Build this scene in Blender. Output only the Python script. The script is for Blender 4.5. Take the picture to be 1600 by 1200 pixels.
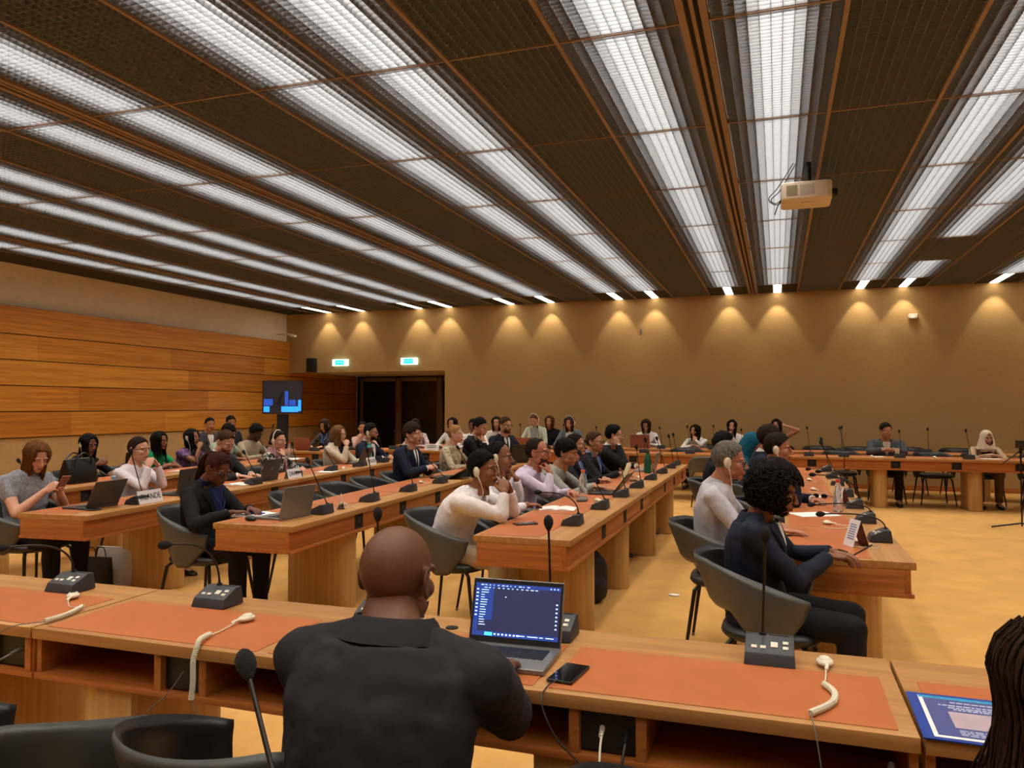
import bpy, bmesh, math, random
import numpy as np
from mathutils import Vector, Matrix, Euler

random.seed(7)
rng = np.random.default_rng(7)
SC = bpy.context.scene
for _o in list(bpy.data.objects):
    bpy.data.objects.remove(_o)

# ------------------------------------------------------------------ camera, world, exposure
cam_d = bpy.data.cameras.new('camera')
cam = bpy.data.objects.new('camera', cam_d)
SC.collection.objects.link(cam)
cam_d.sensor_fit = 'HORIZONTAL'
cam_d.sensor_width = 36.0
cam_d.lens = 36.0 * 1210.0 / 1600.0
cam_d.clip_start = 0.02
cam_d.clip_end = 100
YAW = math.radians(18.92)
PITCH = math.radians(1.657)
cam.location = (0, 0, 1.52)
cam.rotation_euler = (math.pi / 2 + PITCH, 0, YAW)
SC.camera = cam
world = bpy.data.worlds.new('world')
SC.world = world
world.use_nodes = True
world.node_tree.nodes['Background'].inputs['Color'].default_value = (0.9, 0.8, 0.7, 1)
world.node_tree.nodes['Background'].inputs['Strength'].default_value = 0.02
SC.view_settings.view_transform = 'Standard'
SC.view_settings.look = 'None'
SC.view_settings.gamma = 1.0
SC.view_settings.use_curve_mapping = False
SC.view_settings.exposure = 0.62
TUBE_STRENGTH = 11.0

# ------------------------------------------------------------------ helpers
COL = SC.collection

def lin(h):
    h = h.lstrip('#')
    out = []
    for i in (0, 2, 4):
        c = int(h[i:i + 2], 16) / 255
        out.append(c / 12.92 if c <= .04045 else ((c + .055) / 1.055) ** 2.4)
    return (*out, 1)

def nt(m):
    m.use_nodes = True
    t = m.node_tree
    return t, t.nodes['Principled BSDF']

_mc = {}
def mat(name, hexc, rough=.6, var=.12, scale=20, bump=0.0, bscale=None, metal=0, stretch=(1, 1, 1), spec=.5, detail=3, sheen=0, trans=0, sss=0):
    key = (name, hexc, rough, var, scale, bump, bscale, metal, stretch)
    if key in _mc:
        return _mc[key]
    m = bpy.data.materials.new(name)
    t, b = nt(m)
    c = lin(hexc)
    tc = t.nodes.new('ShaderNodeTexCoord')
    mp = t.nodes.new('ShaderNodeMapping')
    mp.inputs['Scale'].default_value = stretch
    t.links.new(tc.outputs['Object'], mp.inputs['Vector'])
    n = t.nodes.new('ShaderNodeTexNoise')
    n.inputs['Scale'].default_value = scale
    n.inputs['Detail'].default_value = detail
    t.links.new(mp.outputs['Vector'], n.inputs['Vector'])
    r = t.nodes.new('ShaderNodeValToRGB')
    r.color_ramp.elements[0].position = .3
    r.color_ramp.elements[1].position = .7
    r.color_ramp.elements[0].color = (c[0] * (1 - var), c[1] * (1 - var), c[2] * (1 - var), 1)
    r.color_ramp.elements[1].color = (min(1, c[0] * (1 + var)), min(1, c[1] * (1 + var)), min(1, c[2] * (1 + var)), 1)
    t.links.new(n.outputs['Fac'], r.inputs['Fac'])
    t.links.new(r.outputs['Color'], b.inputs['Base Color'])
    b.inputs['Roughness'].default_value = rough
    b.inputs['Metallic'].default_value = metal
    b.inputs['Specular IOR Level'].default_value = spec
    if trans:
        b.inputs['Transmission Weight'].default_value = trans
    if sss:
        b.inputs['Subsurface Weight'].default_value = sss
        b.inputs['Subsurface Radius'].default_value = (.01, .004, .002)
    if bump:
        n2 = t.nodes.new('ShaderNodeTexNoise')
        n2.inputs['Scale'].default_value = bscale or scale
        n2.inputs['Detail'].default_value = 4
        t.links.new(mp.outputs['Vector'], n2.inputs['Vector'])
        bp = t.nodes.new('ShaderNodeBump')
        bp.inputs['Strength'].default_value = bump
        bp.inputs['Distance'].default_value = .01
        t.links.new(n2.outputs['Fac'], bp.inputs['Height'])
        t.links.new(bp.outputs['Normal'], b.inputs['Normal'])
    _mc[key] = m
    return m

def wood(name, c1, c2, axis=0, rough=.42, gscale=1.0):
    """fine straight grain along one object axis"""
    key = ('wood', name, axis)
    if key in _mc:
        return _mc[key]
    m = bpy.data.materials.new(name)
    t, b = nt(m)
    tc = t.nodes.new('ShaderNodeTexCoord')
    mp = t.nodes.new('ShaderNodeMapping')
    s = [38 * gscale] * 3
    s[axis] = 1.3 * gscale
    mp.inputs['Scale'].default_value = s
    t.links.new(tc.outputs['Object'], mp.inputs['Vector'])
    n = t.nodes.new('ShaderNodeTexNoise')
    n.inputs['Scale'].default_value = 1.0
    n.inputs['Detail'].default_value = 5
    n.inputs['Distortion'].default_value = .4
    t.links.new(mp.outputs['Vector'], n.inputs['Vector'])
    r = t.nodes.new('ShaderNodeValToRGB')
    r.color_ramp.elements[0].position = .32
    r.color_ramp.elements[1].position = .68
    r.color_ramp.elements[0].color = lin(c1)
    r.color_ramp.elements[1].color = lin(c2)
    t.links.new(n.outputs['Fac'], r.inputs['Fac'])
    t.links.new(r.outputs['Color'], b.inputs['Base Color'])
    b.inputs['Roughness'].default_value = rough
    _mc[key] = m
    return m

def emis(name, hexc, strength):
    key = ('em', name, hexc, strength)
    if key in _mc:
        return _mc[key]
    m = bpy.data.materials.new(name)
    t, b = nt(m)
    b.inputs['Base Color'].default_value = (.02, .02, .02, 1)
    b.inputs['Emission Color'].default_value = lin(hexc)
    b.inputs['Emission Strength'].default_value = strength
    _mc[key] = m
    return m

class MB:
    def __init__(s):
        s.v = []; s.f = []; s.m = []
    def add(s, V, F, mi=0):
        o = len(s.v)
        s.v.extend([tuple(float(c) for c in p) for p in V])
        s.f.extend([tuple(int(i) + o for i in f) for f in F])
        s.m.extend([mi] * len(F))
        return s
    def box(s, a, b, mi=0, taper=None):
        x0, y0, z0 = a; x1, y1, z1 = b
        V = [(x0, y0, z0), (x1, y0, z0), (x1, y1, z0), (x0, y1, z0), (x0, y0, z1), (x1, y0, z1), (x1, y1, z1), (x0, y1, z1)]
        F = [(0, 3, 2, 1), (4, 5, 6, 7), (0, 1, 5, 4), (1, 2, 6, 5), (2, 3, 7, 6), (3, 0, 4, 7)]
        return s.add(V, F, mi)
    def prism(s, pts, z0, z1, mi=0):
        n = len(pts)
        V = [(p[0], p[1], z0) for p in pts] + [(p[0], p[1], z1) for p in pts]
        F = [tuple(range(n))[::-1], tuple(range(n, 2 * n))] + [(i, (i + 1) % n, n + (i + 1) % n, n + i) for i in range(n)]
        return s.add(V, F, mi)
    def rings(s, R, mi=0, cap=True, closed=True):
        n = len(R[0])
        V = [p for r in R for p in r]
        F = []
        for k in range(len(R) - 1):
            for i in range(n if closed else n - 1):
                j = (i + 1) % n
                F.append((k * n + i, k * n + j, (k + 1) * n + j, (k + 1) * n + i))
        if cap and closed:
            F.append(tuple(range(n))[::-1])
            F.append(tuple(range((len(R) - 1) * n, len(R) * n)))
        return s.add(V, F, mi)
    def tube(s, pts, rad, seg=8, mi=0, flat=1.0, roundcap=False, up=None):
        pts = [Vector(p) for p in pts]
        n = len(pts)
        if not hasattr(rad, '__len__'):
            rad = [rad] * n
        if roundcap:
            d0 = (pts[0] - pts[1]).normalized(); d1 = (pts[-1] - pts[-2]).normalized()
            p0 = [pts[0] + d0 * rad[0] * k for k in (.98, .85, .5)]
            p1 = [pts[-1] + d1 * rad[-1] * k for k in (.5, .85, .98)]
            rad = [rad[0] * k for k in (.2, .53, .87)] + list(rad) + [rad[-1] * k for k in (.87, .53, .2)]
            pts = p0 + pts + p1
            n = len(pts)
        R = []
        u = Vector(up) if up else None
        for i in range(n):
            t = (pts[min(i + 1, n - 1)] - pts[max(i - 1, 0)])
            if t.length < 1e-9:
                t = Vector((0, 0, 1))
            t.normalize()
            if u is None:
                u = t.orthogonal()
            u = (u - t * u.dot(t))
            if u.length < 1e-6:
                u = t.orthogonal()
            u.normalize()
            w = t.cross(u)
            R.append([pts[i] + (u * math.cos(a) + w * math.sin(a) * flat) * rad[i] for a in [2 * math.pi * k / seg for k in range(seg)]])
        return s.rings(R, mi)
    def ell(s, c, r, seg=16, rng_=10, mi=0, rot=None):
        V = []; F = []
        c = Vector(c)
        for j in range(1, rng_):
            ph = math.pi * j / rng_
            for i in range(seg):
                th = 2 * math.pi * i / seg
                p = Vector((r[0] * math.sin(ph) * math.cos(th), r[1] * math.sin(ph) * math.sin(th), r[2] * math.cos(ph)))
                if rot: p = rot @ p
                V.append(c + p)
        top = len(V); p = Vector((0, 0, r[2])); V.append(c + ((rot @ p) if rot else p))
        bot = len(V); p = Vector((0, 0, -r[2])); V.append(c + ((rot @ p) if rot else p))
        for j in range(rng_ - 2):
            for i in range(seg):
                k = (i + 1) % seg
                F.append((j * seg + i, (j + 1) * seg + i, (j + 1) * seg + k, j * seg + k))
        for i in range(seg):
            k = (i + 1) % seg
            F.append((top, i, k))
            F.append((bot, (rng_ - 2) * seg + k, (rng_ - 2) * seg + i))
        return s.add(V, F, mi)
    def xf(s, M, start=0):
        for i in range(start, len(s.v)):
            s.v[i] = tuple(M @ Vector(s.v[i]))
        return s

def mesh_of(name, V, F, mats, mi=None, smooth=True):
    me = bpy.data.meshes.new(name)
    me.from_pydata([tuple(p) for p in V], [], [tuple(f) for f in F])
    for m in (mats if isinstance(mats, (list, tuple)) else [mats]):
        me.materials.append(m)
    n = len(me.polygons)
    if mi is not None and len(mi) == n:
        me.polygons.foreach_set('material_index', np.array(mi, dtype=np.int32))
    if smooth:
        me.polygons.foreach_set('use_smooth', np.ones(n, dtype=bool))
    me.update()
    return me

def link(name, me, parent=None, loc=(0, 0, 0), rot=(0, 0, 0)):
    o = bpy.data.objects.new(name, me)
    COL.objects.link(o)
    o.location = loc
    o.rotation_euler = rot
    if parent: o.parent = parent
    return o

def put(name, mb, mats, parent=None, smooth=False, bevel=0, seg=2, loc=(0, 0, 0), rot=(0, 0, 0), label=None, auto=35):
    me = mesh_of(name, mb.v, mb.f, mats, mb.m, smooth)
    if bevel:
        bm = bmesh.new(); bm.from_mesh(me)
        bmesh.ops.remove_doubles(bm, verts=bm.verts, dist=1e-6)
        es = [e for e in bm.edges if len(e.link_faces) == 2 and e.calc_face_angle(0) > .6]
        bmesh.ops.bevel(bm, geom=es, offset=bevel, segments=seg, profile=.6, affect='EDGES', clamp_overlap=True)
        bmesh.ops.recalc_face_normals(bm, faces=bm.faces)
        for f in bm.faces: f.smooth = True
        bm.to_mesh(me); bm.free()
    else:
        bm = bmesh.new(); bm.from_mesh(me)
        bmesh.ops.recalc_face_normals(bm, faces=bm.faces)
        bm.to_mesh(me); bm.free()
    if (bevel or smooth) and auto:
        me.set_sharp_from_angle(angle=math.radians(auto))
    o = link(name, me, parent, loc, rot)
    if label: o['label'] = label
    return o

def tag(o, label, cat, group=None, kind=None):
    o['label'] = label; o['category'] = cat
    if group: o['group'] = group
    if kind: o['kind'] = kind
    return o

def empty(name, label, cat, loc=(0, 0, 0), rz=0, group=None):
    o = bpy.data.objects.new(name, None)
    COL.objects.link(o)
    o.empty_display_size = .1
    o.location = loc
    o.rotation_euler = (0, 0, rz)
    return tag(o, label, cat, group)

def structure(o, cat=None):
    o['kind'] = 'structure'
    return o

def dup(o, loc=None, rz=None, label=None, group=None, parent=None):
    c = o.copy(); COL.objects.link(c)
    if parent is not None: c.parent = parent
    if loc is not None: c.location = loc
    if rz is not None: c.rotation_euler = (0, 0, rz)
    if label: c['label'] = label
    if group: c['group'] = group
    for ch in o.children:
        dup(ch, parent=c)
    return c

# ------------------------------------------------------------------ materials
M = {}
M['carpet'] = mat('ochre_carpet', '#cf9f5c', .95, .10, 3.0, bump=.25, bscale=260, detail=6, spec=.1)
M['wallback'] = mat('woven_tan_wall', '#b29260', .9, .09, 60, bump=.25, bscale=300, stretch=(1, 1, .35), spec=.15)
M['cream'] = mat('cream_plaster', '#f2e4ca', .85, .04, 6)
M['tanlow'] = mat('tan_lower_wall', '#bb9a66', .85, .06, 30)
M['tee'] = mat('bronze_ceiling_rail', '#8c7868', .5, .08, 30, metal=.0)
M['rail_dark'] = mat('dark_rail_groove', '#1c1613', .6, .1, 20)
M['blade'] = mat('grey_louver_blade', '#7a7f86', .45, .06, 30)
M['plenum'] = mat('dark_plenum', '#2b2725', .9, .1, 10)
M['reflector'] = mat('light_reflector', '#e8e8ea', .6, .05, 10)
M['wood'] = wood('sapele_wood', '#9c5c2a', '#bc783a', 0)
M['wood_y'] = wood('sapele_wood_cross', '#9c5c2a', '#bc783a', 1)
M['woodtop'] = wood('pale_desk_wood', '#a5733e', '#bd8a50', 0)
M['wooddark'] = wood('shelf_wood', '#9c5824', '#b87036', 0)
M['pedestal'] = wood('pedestal_wood', '#b48c50', '#c8a264', 2)
M['panel'] = wood('wall_panel_wood', '#6e3510', '#985420', 1, gscale=.8)
M['panelx'] = wood('alcove_panel_wood', '#5e2e12', '#804418', 1, gscale=.8)
M['leather'] = mat('orange_leather', '#b86632', .42, .05, 14, bump=.15, bscale=500)
M['black'] = mat('black_plastic', '#1b1b1c', .45, .1, 30)
M['blackmat'] = mat('matte_black', '#101010', .8, .1, 30)
M['foam'] = mat('mic_foam', '#191616', .95, .3, 300, bump=.6, bscale=500)
M['console'] = mat('charcoal_console', '#35363a', .5, .08, 60)
M['button'] = mat('cream_button', '#d9d6c4', .5, .04, 40)
M['chairout'] = mat('chair_grey_shell', '#4a4b48', .42, .08, 12, bump=.08, bscale=240)
M['chairin'] = mat('chair_black_vinyl', '#181819', .35, .1, 16, bump=.08, bscale=200)
M['chairseat'] = mat('chair_seat_vinyl', '#222223', .35, .1, 16, bump=.08, bscale=200)
M['legmetal'] = mat('dark_leg_metal', '#2a2320', .4, .08, 30, metal=.5)
M['legtip'] = mat('leg_tip_metal', '#9a8f84', .35, .05, 30, metal=.9)
M['paper'] = mat('white_paper', '#eceae6', .8, .03, 12)
M['card'] = mat('white_name_card', '#e8e4e4', .6, .02, 12)
M['ink'] = mat('dark_ink', '#1c1c22', .7, .05, 30)
M['cream_pl'] = mat('cream_earpiece_plastic', '#dcd6bd', .4, .04, 30)
M['silver'] = mat('silver_laptop', '#8e8c8a', .4, .05, 30, metal=.6)
M['darklap'] = mat('dark_grey_laptop', '#4d4a4a', .4, .05, 30, metal=.4)
M['blacklap'] = mat('black_laptop', '#1b1b1d', .4, .05, 30)
M['rosylap'] = mat('rosy_laptop', '#9c6454', .45, .05, 30, metal=.3)
M['glass_black'] = mat('black_glass', '#08080a', .06, .05, 30)
M['lead'] = mat('grey_lead', '#6d6a64', .5, .05, 30)
# ------------------------------------------------------------------ room shell
CEIL = 3.7
YB = 15.65      # back wall
XL = -10.95     # left wall
XR = 6.6
YN = -1.6

def sbox(name, a, b, m, bevel=0, **k):
    o = put(name, MB().box(a, b), m, bevel=bevel, **k)
    structure(o)
    return o

def tiled_wall_material():
    return M['wallback']

sbox('floor', (XL - .3, YN - .2, -.12), (XR + .2, 20.2, 0), M['carpet'])
# back wall with the doorway notch at its left end
b = MB()
b.box((-6.93, YB, 0), (XR + .2, YB + .25, CEIL + .3))
b.box((XL - .2, YB, 2.31), (-6.93, YB + .25, CEIL + .3))
structure(put('wall_back', b, M['wallback']))
structure(put('trim_1', MB().box((-6.93, YB - .012, 0), (XR, YB, .09)), M['wood'], bevel=.003))
sbox('wall_right', (XR, YN, 0), (XR + .2, YB + .25, CEIL + .3), M['wallback'])
sbox('wall_front', (XL - .2, YN - .2, 0), (XR + .2, YN, CEIL + .3), M['wallback'])
# left wall: low tan wall, wood boarding, cream band above
sbox('wall_left', (XL - .3, YN, 0), (XL - .08, 19.9, CEIL + .3), M['cream'])
structure(put('trim_2', MB().box((XL - .08, YN, 0), (XL - .03, 18.8, 1.03)), M['tanlow']))
# boards: five rows, shadow gaps between, staggered joints with grain shift
def board_mat(c1, c2, i):
    return wood('wall_board_%d' % i, c1, c2, 1, rough=.38, gscale=.7)
bm_ = [board_mat('#b87020', '#d89238', 0), board_mat('#a8641e', '#ca8430', 1), board_mat('#c07a22', '#de9c40', 2)]
zs = [1.04, 1.44, 1.84, 2.23, 2.62, 3.05]
mb = MB()
random.seed(3)
for r in range(5):
    y = YN
    while y < 18.7:
        l = random.uniform(1.6, 3.4)
        y2 = min(y + l, 18.75)
        mb.box((XL - .07, y, zs[r] + .007), (XL, y2 - .0008, zs[r + 1] - .007), random.randrange(3))
        y = y2
mb.box((XL - .078, YN, 1.04), (XL - .03, 18.75, 3.05), 3)
o = put('trim_3', mb, bm_ + [M['blackmat']])
structure(o)
o['label'] = 'horizontal sapele boards on the left wall'
# alcove behind the back wall: soffit, doors
structure(put('ceiling_alcove', MB().box((XL - .1, YB + .25, 2.34), (-6.7, 20, 2.5)), M['cream']))
sbox('wall_alcove', (-6.93, YB + .25, 0), (-6.7, 20, 2.5), M['wallback'])
sbox('wall_alcove_back', (XL - .1, 18.95, 0), (-6.7, 19.2, 2.5), M['blackmat'])
def door(n, x0, x1, glass):
    r = empty('door_%d' % n, 'dark glazed door with a tan frame in the alcove', 'door', (x0, 18.86, 0))
    r['kind'] = 'structure'
    w = x1 - x0
    f = MB()
    f.box((0, 0, 0), (.09, .08, 2.3)); f.box((w - .09, 0, 0), (w, .08, 2.3)); f.box((.09, 0, 2.2), (w - .09, .08, 2.3))
    put('door_frame', f, M['tee'], r, bevel=.004)
    put('door_leaf', MB().box((.09, .03, 0), (w - .09, .06, 2.2)), M['glass_black'], r)
    if glass:
        put('door_notice', MB().box((w - .075, -.006, 1.35), (w - .015, 0, 1.68)), mat('red_notice', '#a0442c', .6), r)
    put('door_handle', MB().tube([(.14, -.0, 1.0), (.14, -.05, 1.0), (.26, -.05, 1.0)], .011), M['silver'], r, smooth=True)
door(1, -10.9, -9.72, True)
door(2, -9.72, -8.5, False)
door(3, -8.5, -7.0, False)

# ------------------------------------------------------------------ ceiling: rails, louvre panels, light panels
sbox('ceiling', (XL - .1, YN, CEIL + .19), (XR + .1, YB + .1, CEIL + .28), M['plenum'])
P6 = .745
cols = []          # (x0, x1, kind)
pattern = ['lit', 'dark', 'lit', 'lit', 'dark', 'lit']
rails = []
for k in (-3, -2, -1, 0, 1):
    base = -.425 + k * 4.50
    rails.append((base, True))
    x = base + .08
    w = (4.50 - .16) / 6
    for i, p in enumerate(pattern):
        x0 = x + i * w; x1 = x0 + w
        if i: rails.append((x0, False))
        cols.append((x0, x1, p))
cols = [c for c in cols if c[0] > XL + .0 and c[1] < XR + .2]
rails = [r for r in rails if XL + .1 < r[0] < XR]
YE = [14.57 - 1.69 * k for k in range(0, 10)][::-1]      # cross rail positions
ti = 4
for x, wide in rails:
    mb = MB()
    if wide:
        mb.box((x - .08, YN, CEIL - .014), (x - .040, YB - .005, CEIL + .05))
        mb.box((x + .040, YN, CEIL - .014), (x + .08, YB - .005, CEIL + .05))
        mb.box((x - .011, YN, CEIL - .010), (x + .011, YB - .005, CEIL + .05))
        mb.box((x - .040, YN, CEIL + .02), (x + .040, YB - .005, CEIL + .052), 1)
    else:
        mb.box((x - .013, YN, CEIL - .012), (x + .013, YB - .005, CEIL + .06))
    o = put('trim_%d' % ti, mb, [M['tee'], M['rail_dark']]); ti += 1
    structure(o)
for y in YE:
    mb = MB()
    for (x0, x1, p) in cols:
        mb.box((x0 + .0, y - .008, CEIL - .006), (x1, y + .008, CEIL + .055))
    o = put('trim_%d' % ti, mb, [M['tee']]); ti += 1
    structure(o)

LW = cols[0][1] - cols[0][0] - .03
LL = 1.69 - .02
def louver_mesh(L):
    mb = MB()
    nx = 11; ny = int(L / .046)
    for i in range(nx + 1):
        x = -LW / 2 + LW * i / nx
        mb.box((x - .0012, -L / 2, 0), (x + .0012, L / 2, .038))
    for j in range(ny + 1):
        y = -L / 2 + L * j / ny
        mb.box((-LW / 2, y - .0010, .002), (LW / 2, y + .0010, .036))
    return mesh_of('louver', mb.v, mb.f, M['blade'], smooth=False)
louver_me = louver_mesh(LL)
tube_mat = emis('fluorescent_tube', '#fff3e4', TUBE_STRENGTH)
def tube_mesh(L):
    mb = MB()
    # shallow glowing trough with rounded edges
    pr = [(-.135, .006), (-.128, -.004), (-.10, -.010), (.10, -.010), (.128, -.004), (.135, .006), (.10, .012), (-.10, .012)]
    mb.rings([[(a, y, c) for a, c in pr] for y in (-L / 2 + .03, L / 2 - .03)])
    return mesh_of('fluorescent_tube', mb.v, mb.f, tube_mat)
tube_me = tube_mesh(LL)
def housing_mesh(L):
    mb = MB()
    pr = [(-.36, .0), (-.34, .115), (.34, .115), (.36, .0)]
    th = .004
    for i in range(3):
        (xa, za), (xb, zb) = pr[i], pr[i + 1]
        mb.add([(xa, -L / 2, za), (xb, -L / 2, zb), (xb, L / 2, zb), (xa, L / 2, za), (xa, -L / 2, za + th), (xb, -L / 2, zb + th), (xb, L / 2, zb + th), (xa, L / 2, za + th)],
               [(0, 1, 2, 3), (7, 6, 5, 4), (0, 4, 5, 1), (1, 5, 6, 2), (2, 6, 7, 3), (3, 7, 4, 0)])
    return mesh_of('housing', mb.v, mb.f, M['plenum'], smooth=False)
def back_refl(L):
    mb = MB(); mb.box((-.19, -L / 2, 0), (.19, L / 2, .004))
    return mesh_of('reflector', mb.v, mb.f, M['reflector'], smooth=False)
refl_me = back_refl(LL)

def ordinal(n):
    return ['', 'first', 'second', 'third', 'fourth', 'fifth', 'sixth', 'seventh', 'eighth', 'ninth', 'tenth', 'eleventh', 'twelfth', 'thirteenth', 'fourteenth', 'fifteenth', 'sixteenth', 'seventeenth', 'eighteenth', 'nineteenth', 'twentieth', 'twenty-first', 'twenty-second', 'twenty-third'][n]

dead = {(2, -3.0)}   # placeholder, see below
def is_dead(ci, x0, row):
    """light panels whose tubes are off in the photograph"""
    if 1.78 < x0 < 1.9 and row in (2,):      # second strip right of the projector: one dark panel
        return True
    if 3.0 < x0 < 3.5 and row in (3, 4, 5):
        return True
    return False
litn = 0; darkn = 0
for ci, (x0, x1, p) in enumerate(cols):
    xc = (x0 + x1) / 2
    if p == 'lit': litn += 1
    else: darkn += 1
    for row in range(len(YE)):
        # row 1 is the one next to the last, counted from the back wall
        y1 = 14.57 - 1.69 * row
        y0 = y1 - 1.69
        if y1 < YN + .6: continue
        yc = (y0 + y1) / 2
        vis = y1 > 2.3
        if p == 'lit' and not is_dead(ci, x0, row + 1):
            r = empty('ceiling_light', 'lit ceiling panel, %s from the back wall, %s bright strip from the left' % (ordinal(row + 2), ordinal(litn)), 'ceiling light', (xc, yc, CEIL), 0, 'lit louvred ceiling panels')
            link('louver', louver_me, r)
            link('fluorescent_tube', tube_me, r, (0, 0, .075))
            link('reflector', refl_me, r, (0, 0, .105))
        else:
            if not vis: continue
            o = link('ceiling_louver', louver_me, None, (xc, yc, CEIL))
            tag(o, ('dark ceiling panel, %s from the back wall, %s dark strip from left' % (ordinal(row + 2), ordinal(darkn))) if p == 'dark' else ('burnt-out ceiling panel within a bright strip, %s from the back wall, at right' % ordinal(row + 2)), 'ceiling panel', 'dark louvre panels')
# end bays by the back wall: open lamp between two dark baffles, or a short louvre
LE = YB - 14.57 - .05
end_louver = louver_mesh(LE)
_m = MB(); _m.rings([[(a, y, c) for a, c in ((-.07, .004), (-.06, -.006), (.06, -.006), (.07, .004), (.05, .008), (-.05, .008))] for y in (-LE / 2, LE / 2)])
end_tube = mesh_of('end_tube', _m.v, _m.f, emis('end_tube_glow', '#fff2e0', 5))
SPOT_W = 17
mbb = MB()
mbb.box((-LW / 2, -LE / 2, 0), (-.085, LE / 2, .012)); mbb.box((.085, -LE / 2, 0), (LW / 2, LE / 2, .012))
mbb.box((-.088, -LE / 2, .012), (.088, LE / 2, .016))
baf_me = mesh_of('baffle', mbb.v, mbb.f, M['plenum'], smooth=False)
end_mat = emis('wall_washer_tube', '#ffe6c4', 70)
ln = 0
for ci, (x0, x1, p) in enumerate(cols):
    xc = (x0 + x1) / 2; yc = (14.57 + YB) / 2
    if p == 'lit':
        ln += 1
        r = empty('wall_washer_light', 'short open lamp at the back wall, end of the %s bright strip from left' % ordinal(ln), 'ceiling light', (xc, yc, CEIL), 0, 'open lamps along the back wall')
        link('baffle', baf_me, r)
        link('fluorescent_tube', end_tube, r, (0, 0, .004))
        sd = bpy.data.lights.new('wall_washer', 'SPOT'); sd.energy = SPOT_W; sd.color = (1.0, .86, .66); sd.spot_size = math.radians(66); sd.spot_blend = .35; sd.shadow_soft_size = .04
        so = bpy.data.objects.new('wall_washer', sd); COL.objects.link(so); so.parent = r
        so.location = (0, LE / 2 - .20, -.02); so.rotation_euler = (math.radians(14), 0, 0)
    else:
        o = link('ceiling_louver', end_louver, None, (xc, yc, CEIL))
        tag(o, 'short dark louvre panel at the back wall, right of the %s bright strip' % ordinal(max(ln, 1)), 'ceiling panel', 'dark louvre panels')
mb = MB(); mb.box((XL - .05, YN, CEIL - .004), (cols[0][0], YB, CEIL + .03))
o = put('trim_%d' % ti, mb, M['plenum']); structure(o); ti += 1
# ------------------------------------------------------------------ desks
def desk(L, peds, label, loc, rz, group='desk units', npads=None, sockets=None, dividers=None, name='conference_desk', openend=False):
    """local x runs along the desk, y from the seat side (0) to the microphone side (W)"""
    W = .60
    r = empty(name, label, 'desk', loc, rz, group)
    t = MB().box((0.002, 0, .712), (L - .002, W, .75))
    put('desktop', t, M['woodtop'], r, bevel=.004)
    np_ = npads or max(1, round(L / .92))
    gap = .045
    pw = (L - gap * (np_ + 1)) / np_
    for i in range(np_):
        x0 = gap + i * (pw + gap)
        put('leather_pad', MB().box((x0, .028, .750), (x0 + pw, .405, .7525)), M['leather'], r, bevel=.001, seg=1)
    f = MB()
    f.box((0.002, W - .05, .592), (L - .002, W - .025, .712))          # outer fascia
    f.box((0.002, 0.01, .572), (L - .002, W - .01, .592))             # shelf board
    put('shelf_box', f, M['wooddark'], r, bevel=.003)
    for ex in (.004, L - .026):
        put('end_panel', MB().box((ex, .02, .592), (ex + .022, W - .05, .712)), M['wood_y'], r, bevel=.002)
    sockets = sockets if sockets is not None else [.45 + .8 * k for k in range(int(L / .8)) if .45 + .8 * k < L - .2]
    d = MB()
    for s in sockets:
        for dx in (-.09, .09):
            put('divider', MB().box((s + dx - .014, .012, .592), (s + dx + .014, W - .06, .712)), M['wood_y'], r, bevel=.002)
        p = MB().box((s - .075, .035, .598), (s + .075, .05, .708))
        put('socket_panel', p, M['black'], r)
        q = MB().box((s - .065 + .0, W - .027, .602), (s + .065, W - .0235, .706))
        q.box((s - .02, W - .0235, .64), (s + .02, W - .021, .675), 1)
        put('cable_hatch', q, [M['blackmat'], M['black']], r)
    for px in peds:
        pts = []
        hw = .10
        for k in range(13):
            a = math.pi * k / 12
            pts.append((px + hw * math.cos(a), .44 + .10 * math.sin(a)))
        pts += [(px - hw, .03), (px + hw, .03)]
        put('pedestal', MB().prism(pts, 0, .572), M['pedestal'], r, bevel=.006, auto=30)
    g = put('cable_grommet', MB().tube([(L / 2, .47, .749), (L / 2, .47, .753)], .022, seg=16), M['blackmat'], r)
    return r

R90 = math.pi / 2
# U rows run away from the camera; their microphone side faces +X, so rotate by -90deg: local x -> -Y ; use +90 mirrored by origin choice
def row_desk(xf, y0, L, ang, peds, label, **k):
    """front (microphone) edge at x = xf at y0, running to y0+L, turned by ang (slanting to -X)"""
    # local +x -> world -Y (rz=-90): local +y -> world +X
    y1 = y0 + L * math.cos(ang)
    x1 = xf - L * math.sin(ang)
    rz = -R90 + ang
    # local origin is the far seat-side corner
    ox = x1 - .60 * math.cos(ang); oy = y1 - .60 * math.sin(ang)
    return desk(L, [L - p for p in peds], label, (ox, oy, 0), rz, **k)

def rowpt(xf, y0, ang, s, w):
    """point on a row: s metres along, w metres in from the front edge"""
    return (xf - s * math.sin(ang) - w * math.cos(ang), y0 + s * math.cos(ang) - w * math.sin(ang))

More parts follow.
